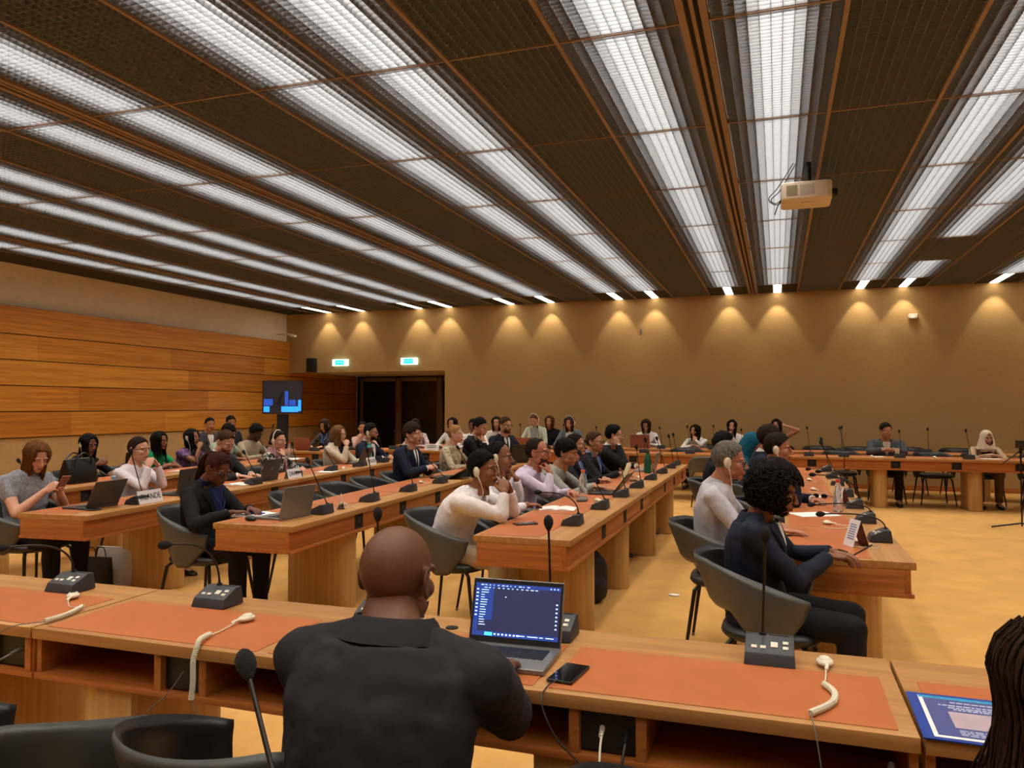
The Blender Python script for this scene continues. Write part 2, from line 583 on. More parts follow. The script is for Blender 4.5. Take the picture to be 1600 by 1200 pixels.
RA = (-4.60, 4.20, .075); RC = (-2.94, 4.25, .045); RD = (-1.13, 4.33, 0.0); RE = (.64, 4.27, 0.0); R0 = (-6.20, 4.05, .075)
DG = 'orange-topped desks'
row_desk(RD[0], RD[1], 3.06, RD[2], [.86, 2.16], 'long orange-topped wooden desk where the man in the white shirt leans, centre row nearest half', group=DG)
row_desk(RD[0], RD[1] + 3.06, 3.1, RD[2], [.62, 2.05], 'far half of the centre desk row, with the green bottle on it', group=DG)
row_desk(RE[0], RE[1], 3.06, 0, [.86, 2.2], 'right-hand desk row nearest half, where the woman in the navy blazer writes', group=DG)
row_desk(RE[0], RE[1] + 3.06, 3.1, 0, [.7, 2.2], 'right-hand desk row far half, beyond the red-capped bottle', group=DG)
def rowseg(R, s, L, peds, label):
    x, y = R[0] - s * math.sin(R[2]), R[1] + s * math.cos(R[2])
    row_desk(x, y, L, R[2], peds, label, group=DG)
rowseg(RC, 0, 3.0, [.95, 2.4], 'orange-topped desk with the open silver laptop and the woman with braided ponytail')
rowseg(RC, 3.0, 3.1, [.9, 2.4], 'orange-topped desk in front of the young man in navy suit and black tie')
rowseg(RA, 0, 2.9, [1.1, 2.4], 'orange-topped desk carrying the IRLANDE name card')
rowseg(RA, 2.9, 3.1, [.8, 2.4], 'orange-topped desk carrying the CANADA and ESPAGNE name cards')
rowseg(R0, 0, 3.0, [.9, 2.4], 'leftmost desk row, nearest half, with the black handbag on it')
rowseg(R0, 3.0, 3.0, [.9, 2.4], 'leftmost desk row, far half, in front of the woman in purple')
# near cross desk row (front of the picture); seat side faces the camera
FY = 2.03
desk(2.775, [.315, 1.92], 'near desk in the foreground with the open laptop of the bald man', (-2.465, FY, 0), 0, group=DG, npads=3, sockets=[.63, 2.03])
desk(2.775, [.6, 2.42], 'near desk at the lower left corner with a white earpiece on it', (-5.245, FY, 0), 0, group=DG, npads=3, sockets=[.63, 2.66])
desk(2.775, [1.2, 2.1], 'near desk at the lower right corner under the blue booklet', (.315, FY, 0), 0, group=DG, npads=3, sockets=[.75, 2.2])
# the desk at which the photographer stands
desk(2.6, [.5, 2.1], 'dark desk below the foreground chairs carrying the nearest microphone', (-2.1, .30, 0), 0, group=DG, npads=3)
# far cross rows: seat side faces the back wall -> rotate by 180deg
def cross(x0, x1, yf, label, peds=None, rz=math.pi):
    L = x1 - x0
    return desk(L, [L - p for p in (peds or [.6, L - .6])], label, (x1, yf + .6, 0), math.pi, group=DG)
cross(.95, 3.70, 12.72, 'near far-side cross desk in front of the man in the grey suit', [.5, 1.75])
cross(3.71, 6.4, 12.72, 'near far-side cross desk at the right edge of the picture')
cross(-1.8, .94, 12.72, 'near far-side cross desk between the centre and right desk rows')
cross(-4.55, -1.81, 12.72, 'near far-side cross desk behind the centre desk row')
cross(-7.0, -4.56, 12.3, 'cross desk with a white name card, in front of the alcove')
cross(-9.6, -7.01, 11.4, 'cross desk at the far left with the rosy laptop')
cross(.95, 3.70, 14.05, 'rear cross desk against the back wall, behind the man in the grey suit')
cross(3.71, 6.4, 14.05, 'rear cross desk against the back wall at the right edge')
cross(-1.8, .94, 14.05, 'rear cross desk where the woman in a white T-shirt sits')
cross(-4.55, -1.81, 14.05, 'rear cross desk where the woman with the far rosy laptop sits')
cross(-7.3, -4.56, 14.05, 'rear cross desk right beside the alcove doorway')

# ------------------------------------------------------------------ chairs
def make_chair():
    r = empty('armchair', 'x', 'chair', (0, 0, 0), 0, 'black shell armchairs')
    # facing +y; back at -y
    s = MB()
    R = []
    for (z, k) in ((.415, .80), (.425, .93), (.445, 1.0), (.465, .98), (.478, .90), (.482, .6), (.480, .25)):
        ring = []
        for i in range(28):
            a = 2 * math.pi * i / 28
            c, sn = math.cos(a), math.sin(a)
            e = .7
            ring.append((.245 * k * abs(c) ** e * (1 if c > 0 else -1), .02 + .235 * k * abs(sn) ** e * (1 if sn > 0 else -1), z))
        R.append(ring)
    s.rings(R)
    put('seat', s, M['chairseat'], r, smooth=True, auto=60)
    # shell: sweeps from arm to arm round the back; open at the low back
    NA, NV = 48, 9
    V = []; F = []; mi = []
    A = 2.30
    def pt(u, v, off):
        th = u * A                                   # 0 = straight back
        a = abs(u)
        top = .80 - .16 * (max(0, (a - .30)) / .70) ** 1.2
        bot = .565 if a < .42 else .565 - .15 * min(1, (a - .42) / .22) ** 1.0
        if a > .82: bot = .415 + (a - .82) / .18 * .12
        z = bot + (top - bot) * v
        rx = (.262 + .030 * math.sin(math.pi * v * .5)) + off
        ry = (.235 + .055 * v) + off
        y = -math.cos(th) * ry + .0
        x = math.sin(th) * rx
        y -= .05 * max(0, z - .5) / .3 * max(0, math.cos(th))
        return (x, y, z)
    for off in (0, .022):
        for j in range(NV + 1):
            for i in range(NA + 1):
                u = -1 + 2 * i / NA; v = j / NV
                o = off - (.011 if v in (0, 1) else 0) if off else (.011 if v in (0, 1) else 0)
                V.append(pt(u, v, o))
    n = NA + 1; N1 = (NV + 1) * n
    for j in range(NV):
        for i in range(NA):
            a = j * n + i
            F.append((a, a + 1, a + n + 1, a + n)); mi.append(1)
            F.append((N1 + a, N1 + a + n, N1 + a + n + 1, N1 + a + 1)); mi.append(0)
    for i in range(NA):
        F.append((i, N1 + i, N1 + i + 1, i + 1)); mi.append(0)
        a = NV * n + i
        F.append((a, a + 1, N1 + a + 1, N1 + a)); mi.append(0)
    for j in range(NV):
        for i in (0, NA):
            a = j * n + i
            F.append((a, a + n, N1 + a + n, N1 + a)); mi.append(0)
    me = mesh_of('backrest', V, F, [M['chairout'], M['chairin']], mi)
    bm = bmesh.new(); bm.from_mesh(me); bmesh.ops.remove_doubles(bm, verts=bm.verts, dist=1e-5); bmesh.ops.recalc_face_normals(bm, faces=bm.faces); bm.to_mesh(me); bm.free()
    link('backrest', me, r)
    for sx, sy in ((1, 1), (-1, 1), (1, -1), (-1, -1)):
        l = MB().tube([(sx * .17, sy * .15 + .01, .43), (sx * .20, sy * .18 + .01, .40), (sx * .245, sy * .235 + .01, .02)], [.013, .013, .009], seg=8)
        lo = put('leg', l, M['legmetal'], r, smooth=True)
        put('foot', MB().tube([(sx * .245, sy * .235 + .01, .02), (sx * .247, sy * .237 + .01, .0)], .011, seg=8), M['legtip'], lo, smooth=True)
    return r
CH0 = make_chair(); ch_used = [False]
def chair(x, y, rz, label):
    if not ch_used[0]:
        ch_used[0] = True
        CH0.location = (x, y, 0); CH0.rotation_euler = (0, 0, rz); CH0['label'] = label
        return CH0
    return dup(CH0, (x, y, 0), rz, label)

# ------------------------------------------------------------------ microphones
def make_mic_base():
    me = {}
    # body: wedge with the sloped key panel on the seat side (-y)
    b = MB()
    hw, hd = .073, .062
    V = [(-hw, -hd, 0), (hw, -hd, 0), (hw, hd, 0), (-hw, hd, 0),
         (-hw * .96, -hd * .78, .034), (hw * .96, -hd * .78, .034), (hw * .96, hd * .35, .066), (-hw * .96, hd * .35, .066), (hw * .96, hd * .86, .066), (-hw * .96, hd * .86, .066)]
    F = [(3, 2, 1, 0), (0, 1, 5, 4), (4, 5, 6, 7), (7, 6, 8, 9), (9, 8, 2, 3), (1, 2, 8, 6, 5), (0, 4, 7, 9, 3)]
    b.add(V, F)
    return b
KEYS = [(-.040, -.2), (-.016, -.2), (.048, .25), (.048, -.2)]
def mic(x, y, rz, head, label, z=.7528, group='gooseneck microphones', lit=False, big=True, two=None):
    """head = offset of the foam head from the base centre in local axes"""
    r = empty('gooseneck_microphone', label, 'microphone', (x, y, z), rz, group)
    put('console', make_mic_base(), M['console'], r, bevel=.003, auto=25)
    kk = MB()
    def slope(px, v):           # v -1..1 on sloped panel
        y0, z0, y1, z1 = -.048, .034, .0217, .066
        t = (v + 1) / 2
        return Vector((px, y0 + (y1 - y0) * t, z0 + (z1 - z0) * t))
    nrm = Vector((0, -.032, .07)).normalized()
    def key(px, v, w, h):
        c = slope(px, v); t = Vector((0, .07, .032)).normalized()
        q = []
        for k in (0, .0025):
            for (a, bb) in ((-1, -1), (1, -1), (1, 1), (-1, 1)):
                q.append(c + Vector((a * w, 0, 0)) + t * bb * h + nrm * k)
        kk.add(q, [(3, 2, 1, 0), (4, 5, 6, 7), (0, 1, 5, 4), (1, 2, 6, 5), (2, 3, 7, 6), (3, 0, 4, 7)])
    if big:
        key(-.044, -.35, .008, .006); key(-.018, -.35, .008, .006); key(.046, .28, .008, .006); key(.046, -.30, .008, .006); key(.014, .0, .010, .011)
        put('buttons', kk, M['button'], r)
        sp = MB().box((.0, .032, .066), (.055, .042, .0675))
        put('speaker_slot', sp, M['rail_dark'], r)
    p0 = Vector((-.02, .035, .062)); h = Vector(head)
    c1 = p0.lerp(h, .5) if (two or math.hypot(h.x + .02, h.y - .035) < .20) else p0 + Vector((0, 0, max(.08, h.z * .75)))
    pts = []
    for i in range(15):
        t = i / 14
        pts.append(p0 * (1 - t) ** 2 + c1 * 2 * t * (1 - t) + h * t * t)
    put('gooseneck', MB().tube(pts, [.0075] + [.0042] * 13 + [.0042], seg=7), M['legmetal'], r, smooth=True)
    put('neck_socket', MB().tube([(-.02, .035, .064), (-.02, .035, .074)], [.012, .010], seg=12), M['black'], r, smooth=True)
    d = (pts[-1] - pts[-2]).normalized()
    q = [pts[-1] - d * .012, pts[-1], pts[-1] + d * .012, pts[-1] + d * .026, pts[-1] + d * .036, pts[-1] + d * .041]
    put('windscreen', MB().tube(q, [.006, .0125, .0165, .0158, .010, .003], seg=14), M['foam'], r, smooth=True)
    return r
for (x, y, hd, lb) in [(-2.81, 2.49, (-.13, -.19, .20), 'bent low, on the near desk at the left edge of the picture'),
                       (-2.06, 2.49, (-.10, -.15, .25), 'bent low, on the near desk in front of the woman with braids'),
                       (-1.36, 2.49, (-.02, .03, .36), 'half hidden behind the bald head of the nearest man'),
                       (-.715, 2.52, (-.03, .04, .355), 'straight up, right behind the open laptop on the near desk'),
                       (-.03, 2.49, (-.01, .02, .36), 'straight up, on the near desk in front of the woman in navy')]:
    mic(x, y, 0, hd, 'charcoal gooseneck microphone ' + lb)
mic(-.54, .84, 0, (-.26, .20, .345), 'nearest gooseneck microphone, foam head over the foreground chairs', two=True)
Dn = ['nearest on the centre desk row, beside the phone', 'second on the centre desk row, by the notebook', 'third on the centre desk row, by the open laptop', 'fourth on the centre desk row, by the cream book', 'fifth on the centre desk row, by the green bottle', 'sixth on the centre desk row, before the man in black suit', 'seventh on the centre desk row', 'last at the far end of the centre desk row']
hx = [(.0, -.22, .20), (-.04, -.16, .40), (-.06, -.04, .40), (-.12, -.02, .36), (-.02, -.05, .40), (-.08, -.06, .38), (-.03, -.02, .38), (-.05, -.03, .38)]
for i, yy in enumerate((4.92, 5.75, 6.57, 7.35, 8.2, 9.02, 9.8, 10.3)):
    mic(-1.27, yy, -R90, hx[i], 'black gooseneck microphone, ' + Dn[i])
En = ['nearest on the right desk row, drooping over the papers', 'second on the right desk row, drooping left', 'third on the right desk row, beside the small sign', 'fourth on the right desk row', 'fifth on the right desk row', 'sixth on the right desk row, near its far end', 'last on the right desk row']
eh = [(.02, -.30, .14), (-.02, -.32, .10), (.0, -.28, .24), (-.05, -.2, .2), (0, -.25, .15), (0, -.1, .36), (0, -.05, .36)]
for i, yy in enumerate((4.9, 5.65, 6.43, 7.22, 8.2, 9.04, 10.0)):
    mic(.545, yy, -R90, eh[i], 'black gooseneck microphone, ' + En[i])
def rowmic(R, s, hd, label):
    x, y = rowpt(R[0], R[1], R[2], s, .14)
    mic(x, y, -R90 + R[2], hd, label, big=True)
for s, hd, lb in [(.60, (-.02, -.12, .36), 'beside the open silver laptop'), (1.35, (0, -.02, .40), 'tall and straight, in front of the navy backpack'), (2.12, (0, -.02, .36), 'before the empty chairs of the second row'), (2.9, (.05, -.12, .24), 'in front of the young man with the black tie'), (3.7, (0, -.1, .3), 'before the man resting his chin, second row'), (4.5, (0, -.1, .32), 'before the bearded man with black laptop'), (5.4, (0, -.1, .34), 'at the far end of the second row')]:
    rowmic(RC, s, hd, 'black gooseneck microphone ' + lb)
for s, hd, lb in [(.66, (.05, -.02, .40), 'leaning beside the IRLANDE card'), (1.42, (-.03, -.08, .34), 'behind the woman with braids'), (2.25, (0, -.1, .3), 'before the man in glasses typing'), (3.03, (-.05, -.06, .34), 'right beside the CANADA card'), (3.85, (0, -.1, .3), 'between the CANADA card and the woman in cream'), (4.6, (0, -.1, .28), 'left of the ESPAGNE card'), (5.35, (0, -.05, .3), 'right of the ESPAGNE card')]:
    rowmic(RA, s, hd, 'black gooseneck microphone ' + lb)
for s, hd, lb in [(1.2, (0, -.1, .26), 'beside the black handbag'), (2.6, (0, -.1, .3), 'before the woman in green'), (3.9, (0, -.1, .3), 'before the man in beige'), (5.0, (-.02, -.08, .33), 'at the far end of the leftmost row')]:
    rowmic(R0, s, hd, 'black gooseneck microphone ' + lb)
for x, y, hx_, lb in [(.45, 12.86, (.02, 0, .42), 'at the near cross desk just beyond the right row'), (.95, 12.86, (.05, -.02, .42), 'near cross desk, left of the man in grey suit'), (1.72, 12.86, (.0, 0, .38), 'before the man in grey suit'), (2.63, 12.86, (.03, 0, .40), 'before the empty chair left of the hijab woman'), (3.45, 12.86, (.0, 0, .40), 'right before the woman in a pale hijab'), (-.55, 12.86, (0, 0, .38), 'near cross desk between the rows'), (-1.35, 12.86, (.04, 0, .42), 'near cross desk beyond the centre row'), (-2.1, 12.86, (0, 0, .38), 'near cross desk behind the man in black suit'), (-2.9, 12.86, (0, 0, .4), 'near cross desk before the woman in grey with headset'), (-3.9, 12.86, (.04, 0, .4), 'near cross desk before the person in pale green'),
                      (-5.3, 12.44, (0, 0, .42), 'before the alcove, right of the white name card'), (-6.5, 12.44, (-.02, 0, .3), 'before the alcove, left of the white name card'), (-7.55, 11.54, (.0, 0, .3), 'cross desk right of the rosy laptop'), (-8.5, 11.54, (-.1, 0, .42), 'leaning left beside the rosy laptop'),
                      (2.3, 14.2, (-.02, 0, .38), 'rear cross desk behind the grey-suited man'), (1.0, 14.2, (-.02, 0, .4), 'rear cross desk before the left empty chair'), (-1.1, 14.2, (-.02, 0, .4), 'rear cross desk, right of the woman with hand on chin'), (-2.0, 14.2, (0.03, 0, .36), 'rear cross desk, right of the far rosy laptop'), (-2.9, 14.2, (-.02, 0, .36), 'rear cross desk, left of the far rosy laptop'), (-3.8, 14.2, (.03, 0, .4), 'rear cross desk by the back wall, behind the grey jacket'), (-4.7, 14.2, (0, 0, .4), 'rear cross desk, left of the pale green shirt'), (-6.1, 14.2, (0, 0, .4), 'rear cross desk, by the alcove corner')]:
    mic(x, y, math.pi, hx_, 'black gooseneck microphone, ' + lb, big=False)
# ------------------------------------------------------------------ people
DG_ = None
def remesh(mb, voxel, smooth=4, noise=0, nscale=.1):
    """union of overlapping closed shapes grown into one continuous quad surface -> numpy V, F"""
    me = mesh_of('tmp', mb.v, mb.f, [], None, False)
    bm = bmesh.new(); bm.from_mesh(me); bmesh.ops.recalc_face_normals(bm, faces=bm.faces); bm.to_mesh(me); bm.free()
    o = bpy.data.objects.new('tmp', me); COL.objects.link(o)
    m = o.modifiers.new('r', 'REMESH'); m.mode = 'VOXEL'; m.voxel_size = voxel
    if smooth:
        s = o.modifiers.new('s', 'SMOOTH'); s.factor = .5; s.iterations = smooth
    if noise:
        key = 'cl%.3f' % nscale
        t = bpy.data.textures.get(key) or bpy.data.textures.new(key, 'CLOUDS')
        t.noise_scale = nscale; t.noise_depth = 2
        d = o.modifiers.new('d', 'DISPLACE'); d.texture = t; d.strength = noise; d.mid_level = .5; d.texture_coords = 'LOCAL'
    dg = bpy.context.evaluated_depsgraph_get()
    ev = o.evaluated_get(dg); m2 = ev.to_mesh()
    V = np.empty(len(m2.vertices) * 3, dtype=np.float64); m2.vertices.foreach_get('co', V); V = V.reshape(-1, 3)
    li = np.empty(len(m2.loops), dtype=np.int32); m2.loops.foreach_get('vertex_index', li)
    F = li.reshape(-1, 4) if len(li) == 4 * len(m2.polygons) else np.array([list(p.vertices) for p in m2.polygons])
    ev.to_mesh_clear()
    bpy.data.objects.remove(o); bpy.data.meshes.remove(me)
    return V, F

def np_mesh(name, parts, mats):
    """parts: list of (V, F, material index or array) quads -> mesh"""
    Vs = []; Fs = []; Ms = []; off = 0
    for V, F, mi in parts:
        Vs.append(V); Fs.append(np.asarray(F) + off); off += len(V)
        Ms.append(np.full(len(F), mi, dtype=np.int32) if np.isscalar(mi) else mi)
    V = np.vstack(Vs); F = np.vstack(Fs); Mi = np.concatenate(Ms)
    me = bpy.data.meshes.new(name)
    me.vertices.add(len(V)); me.vertices.foreach_set('co', V.astype(np.float32).ravel())
    n = len(F)
    me.loops.add(n * 4); me.loops.foreach_set('vertex_index', F.astype(np.int32).ravel())
    me.polygons.add(n)
    me.polygons.foreach_set('loop_start', np.arange(n, dtype=np.int32) * 4)
    me.polygons.foreach_set('material_index', Mi)
    for m in mats: me.materials.append(m)
    me.update(calc_edges=True)
    me.polygons.foreach_set('use_smooth', np.ones(n, dtype=bool))
    return me

CC = np.array([0, -.012, .028]); CR = np.array([.074, .096, .088])
def head_proto(male, voxel):
    m = MB()
    m.ell(CC, CR, 32, 20)
    m.ell((0, .012, -.02), (.066, .074, .082), 28, 18)
    m.ell((0, .030, -.040), (.052 + .003 * male, .058, .072), 24, 16)
    m.ell((0, .066, -.094), (.024 + .004 * male, .022, .019), 16, 10)
    for s in (1, -1):
        m.ell((s * .046, .008, -.062), (.018 + .005 * male, .036, .030), 14, 10)
        m.ell((s * .036, .056, -.026), (.026, .028, .026), 14, 10)
        m.ell((s * .029, .076, .020), (.026, .013, .0085 + .002 * male), 14, 8)
        m.ell((s * .011, .101, -.036), (.009, .009, .0075), 10, 8)
        # ear: flat disc with a rim and lobe
        rot = Matrix.Rotation(s * .35, 3, 'Z') @ Matrix.Rotation(-.18, 3, 'X')
        m.ell((s * .079, -.008, -.004), (.0055, .019, .031), 12, 10, rot=rot)
        rim = [(s * (.083 + .004 * math.sin(a)), -.010 - .018 * math.sin(a) * 1.0, -.002 + .030 * math.cos(a)) for a in [k * math.pi / 8 - .5 for k in range(10)]]
        m.tube(rim, .0042, 6)
        m.ell((s * .078, .001, -.034), (.005, .009, .009), 10, 8)
    m.tube([(0, .090, .006), (0, .100, -.014), (0, .110, -.032)], [.0075, .0085, .0115], 10, roundcap=True)
    m.ell((0, .086, -.064), (.026, .012, .017), 14, 8)
    m.ell((0, .0945, -.0615), (.022, .0085, .0058), 14, 8)
    m.ell((0, .0930, -.0725), (.019, .0085, .0072), 14, 8)
    m.tube([(0, -.022, -.04), (0, -.030, -.10), (0, -.036, -.165)], [.056, .052 + .004 * male, .056 + .005 * male], 20)
    V, F = remesh(m, voxel, 2 if voxel < .005 else 1)
    # eye sockets
    for s in (1, -1):
        d = (V - np.array([s * .0305, .088, .000])) / np.array([.016, .03, .011])
        w = np.exp(-(d ** 2).sum(1) * 1.2)
        V[:, 1] -= .012 * w
    # mouth line
    d = (V - np.array([0, .098, -.0668])) / np.array([.020, .02, .0028])
    V[:, 1] -= .004 * np.exp(-(d ** 2).sum(1))
    fc = V[F].mean(1)
    lip = ((np.abs(fc[:, 0]) < .0215) & (fc[:, 1] > .088) & (fc[:, 2] > -.0785) & (fc[:, 2] < -.0565 - .10 * np.abs(np.abs(fc[:, 0]) - .004)))
    return V, F, lip.astype(np.int32)
HEADS = {}
def get_head(male, near):
    k = (male, near)
    if k not in HEADS: HEADS[k] = head_proto(male, .0034 if near else .0055)
    return HEADS[k]

def hand_proto(curl, spread, voxel, thumb=.5):
    """right hand, wrist at origin, fingers +Y, palm facing -Z, thumb on -X"""
    m = MB()
    m.ell((0, .0, 0), (.026, .03, .019), 14, 10)
    m.ell((0, .045, 0), (.040, .050, .0135), 16, 12)
    m.ell((-.022, .030, -.006), (.017, .032, .014), 12, 8)
    L = [(-.028, .084, .074), (-.0095, .090, .082), (.0095, .087, .076), (.0275, .078, .060)]
    for k, (x, y, l) in enumerate(L):
        p = Vector((x, y - .018, .001)); a = 0; sp = (k - 1.4) * spread
        pts = [p.copy()]; p = Vector((x, y, .002)); pts.append(p.copy())
        for seg, fr in enumerate((.46, .30, .24)):
            a += curl[seg] * (1 + .12 * k)
            d = Vector((math.sin(sp) * math.cos(a), math.cos(sp) * math.cos(a), -math.sin(a)))
            p = p + d * l * fr; pts.append(p.copy())
        m.tube(pts, [.0095, .0092, .0085, .0078, .0068], 8, roundcap=True)
    t = [Vector((-.022, .012, -.004)), Vector((-.043, .036, -.010)), Vector((-.056, .062, -.013 - .012 * thumb)), Vector((-.056 + .012 * thumb, .086, -.016 - .022 * thumb))]
    m.tube(t, [.014, .0115, .010, .0082], 8, roundcap=True)
    return remesh(m, voxel, 1)
HAND = {}
HSET = dict(flat=((.12, .18, .14), .10, .2), rest=((.35, .45, .35), .05, .5), fist=((1.15, 1.25, .9), .0, 1.1), hold=((.75, .85, .6), .02, .9))
def get_hand(kind, near):
    k = (kind, near)
    if k not in HAND:
        c, s, t = HSET[kind]
        HAND[k] = hand_proto(c, s, .0036 if near else .0055, t)
    return HAND[k]

def frame(y, zhint):
    y = Vector(y).normalized(); z = Vector(zhint); z = (z - y * z.dot(y))
    if z.length < 1e-4: z = y.orthogonal()
    z.normalize(); x = y.cross(z)
    return Matrix((x, y, z)).transposed()

def xfm(V, R, t, s=1.0):
    R = np.array(R)[:3, :3]
    return (V * s) @ R.T + np.array(t)

def sstep(x, a, b):
    t = np.clip((x - a) / (b - a), 0, 1)
    return t * t * (3 - 2 * t)

def vnoise(P, f, seed=0):
    r = np.random.default_rng(seed)
    out = np.zeros(len(P))
    for k in range(10):
        d = r.normal(size=3); d /= np.linalg.norm(d)
        out += np.sin(P @ d * f * r.uniform(.7, 1.5) + r.uniform(0, 6.28))
    return out / 4.5

def cap_grid(nu, nv):
    V = []; 
    th = np.linspace(0, 2 * np.pi, nu, endpoint=False)
    ph = np.linspace(0.02, np.pi * .86, nv)
    D = np.array([(np.sin(p) * np.cos(t), np.sin(p) * np.sin(t), np.cos(p)) for p in ph for t in th])
    F = [(j * nu + i, (j + 1) * nu + i, (j + 1) * nu + (i + 1) % nu, j * nu + (i + 1) % nu) for j in range(nv - 1) for i in range(nu)]
    # close the top with quads across the small hole
    for i in range(0, nu // 2 - 1):
        F.append((i, i + 1, nu - 2 - i, nu - 1 - i)) if i + 1 < nu - 2 - i else None
    return D, np.array(F)

LINES = dict(
    short=([-.12, -.05, -.015, .02, .045, .07, .10], [-.080, -.070, -.010, .018, .050, .074, .085]),
    receding=([-.12, -.05, -.015, .02, .03, .05, .10], [-.080, -.070, -.010, .030, .075, .095, .12]),
    long=([-.12, -.05, -.015, .02, .045, .07, .10], [-.10, -.09, -.06, -.030, .045, .074, .086]),
    fringe=([-.12, -.05, -.015, .02, .045, .07, .10], [-.080, -.070, -.010, .010, .030, .048, .055]),
)
def hair_cap(line, thick, namp, nfreq, near, seed, top=0.0, side=None, inner=.010):
    nu, nv = (72, 44) if near else (36, 24)
    D, F = cap_grid(nu, nv)
    R = 1 / np.sqrt(((D / (CR + .0015)) ** 2).sum(1))
    P = D * R[:, None] + CC
    ly, lz = LINES[line]
    zl = np.interp(P[:, 1], ly, lz)
    mask = sstep(P[:, 2] - zl + .006 * vnoise(P, 120, seed), -.006, .014)
    t = thick * (1 + .0 * P[:, 2]) + top * sstep(P[:, 2], .05, .12)
    if side is not None: t = t * (1 - side * sstep(-P[:, 2], -.06, .03))
    t = t + namp * vnoise(P * np.array([1, 1, .8]), nfreq, seed) + (namp * .6 * vnoise(P, nfreq * 2.3, seed + 1))
    off = mask * np.maximum(t, .002) - (1 - mask) * inner
    Q = P + D * off[:, None]
    return Q, F

def locks(n, L0, L1, near, seed, th0=35, r=.011, wave=.010, face=True, out=.017, back=True, clump=1.0, seg=5, front_z=.09, part=.0, flare=0.0):
    """long loose hair: tapered locks that follow the skull and then hang"""
    r_ = random.Random(seed)
    m = MB()
    k = 0
    for i in range(n):
        a = math.radians(r_.uniform(-180 + th0, 180 - th0) - 90) if True else 0     # centred on the back (-y)
        ca, sa = math.cos(a), math.sin(a)
        L = r_.uniform(L0, L1)
        pts = []; ph = r_.uniform(0, 6.28); o = out * r_.uniform(.3, 1.2)
        z0 = r_.uniform(.06, .105)
        steps = 11 if near else 8
        for s in range(steps):
            t = s / (steps - 1)
            if t < .45:
                z = z0 + (-.02 - z0) * (t / .45)
                q = max(.05, 1 - ((z - CC[2]) / (CR[2] + .012)) ** 2) ** .5
                rr = q
            else:
                z = -.02 - (L) * (t - .45) / .55
                rr = .86 - .10 * (t - .45) + flare * (t - .45) ** 1.3 * 2
            w = wave * math.sin(ph + 9 * t) * t
            x = CC[0] + (CR[0] + o) * rr * ca + w * sa
            y = CC[1] + (CR[1] + o) * rr * sa + w * ca
            if z < -.14:
                y -= .10 * (-.14 - z) * (1 if sa < .3 else -.6)
                x *= 1 + 1.1 * min(.14, -.14 - z)
            pts.append((x, y, z))
        rad = [r * (.55 + .6 * math.sin(math.pi * min(1, .15 + t_ / (steps - 1) * .85))) for t_ in range(steps)]
        rad[-1] = r * .15
        m.tube(pts, rad, seg, flat=.6)
    return m

def tufts(line, n, L, lift, seed, comb=(0, .5, 0), curl=False):
    """short overlapping tufts of hair combed over the scalp"""
    r_ = random.Random(seed * 7 + 1); m = MB(); ly, lz = LINES[line]; k = 0; tries = 0
    while k < n and tries < n * 20:
        tries += 1
        u = r_.uniform(-.9, 1); a = r_.uniform(0, 6.283)
        d = Vector((math.cos(a) * math.sqrt(1 - u * u), math.sin(a) * math.sqrt(1 - u * u), u))
        R = 1 / math.sqrt((d.x / CR[0]) ** 2 + (d.y / CR[1]) ** 2 + (d.z / CR[2]) ** 2)
        p = d * R + Vector(CC)
        if p.z < np.interp(p.y, ly, lz) + .008: continue
        k += 1
        topf = max(0, min(1, (p.z - .03) / .07))
        c = Vector((comb[0] * (1 if p.x > 0 else -1) * (1 - topf) + r_.uniform(-.35, .35), comb[1] * topf - .35 * (1 - topf) + r_.uniform(-.3, .3), comb[2] * topf - .9 * (1 - topf) + r_.uniform(-.2, .2)))
        if curl: c = Vector((r_.uniform(-1, 1), r_.uniform(-1, 1), r_.uniform(-1, 1)))
        t = c - d * c.dot(d)
        if t.length < 1e-3: continue
        t.normalize(); l = L * r_.uniform(.7, 1.3) * (.6 + .6 * topf); h = (.004 + lift * (.25 + .75 * topf)) * r_.uniform(.6, 1.1)
        w = .0052 if not curl else .006
        b0 = p + d * h * .45
        m.tube([b0 - t * l * .4, b0 + d * h * .45, b0 + t * l * .5 + d * h * .4, b0 + t * l], [w * .6, w, w * .8, w * .12], 5, flat=.55, up=d.orthogonal())
    return m

def tri2quad(F):
    return [tuple(f) if len(f) == 4 else (f[0], f[1], f[2], f[2]) for f in F]

def skinmat(hexc):
    return mat('skin', hexc, .5, .05, 18, bump=.06, bscale=220, spec=.35)
def lipmat(hexc, k=.72):
    c = hexc.lstrip('#'); r, g, b = [int(c[i:i + 2], 16) for i in (0, 2, 4)]
    return mat('lips', '#%02x%02x%02x' % (min(255, int(r * .86)), int(g * k * .92), int(b * k)), .4, .04, 20)
def hairmat(hexc):
    return mat('hair', hexc, .75, .4, 60, bump=.9, bscale=140, stretch=(1, 1, .18), spec=.12)
def clothmat(hexc, rough=.85, var=.07, bump=.25, scale=30):
    return mat('cloth', hexc, rough, var, scale, bump=bump * 1.3, bscale=11, spec=.2, stretch=(1, 1.3, .8))

def ik(S, W, l1, l2, pole):
    S = Vector(S); W = Vector(W); d = W - S; D = d.length
    if D > (l1 + l2) * .995:
        W = S + d.normalized() * (l1 + l2) * .995; d = W - S; D = d.length
    if D < abs(l1 - l2) + .01: D = abs(l1 - l2) + .01
    u = d.normalized()
    a = (l1 * l1 - l2 * l2 + D * D) / (2 * D)
    h = math.sqrt(max(0, l1 * l1 - a * a))
    p = Vector(pole); p = (p - u * p.dot(u))
    p = p.normalized() if p.length > 1e-5 else u.orthogonal().normalized()
    return S + u * a + p * h, W

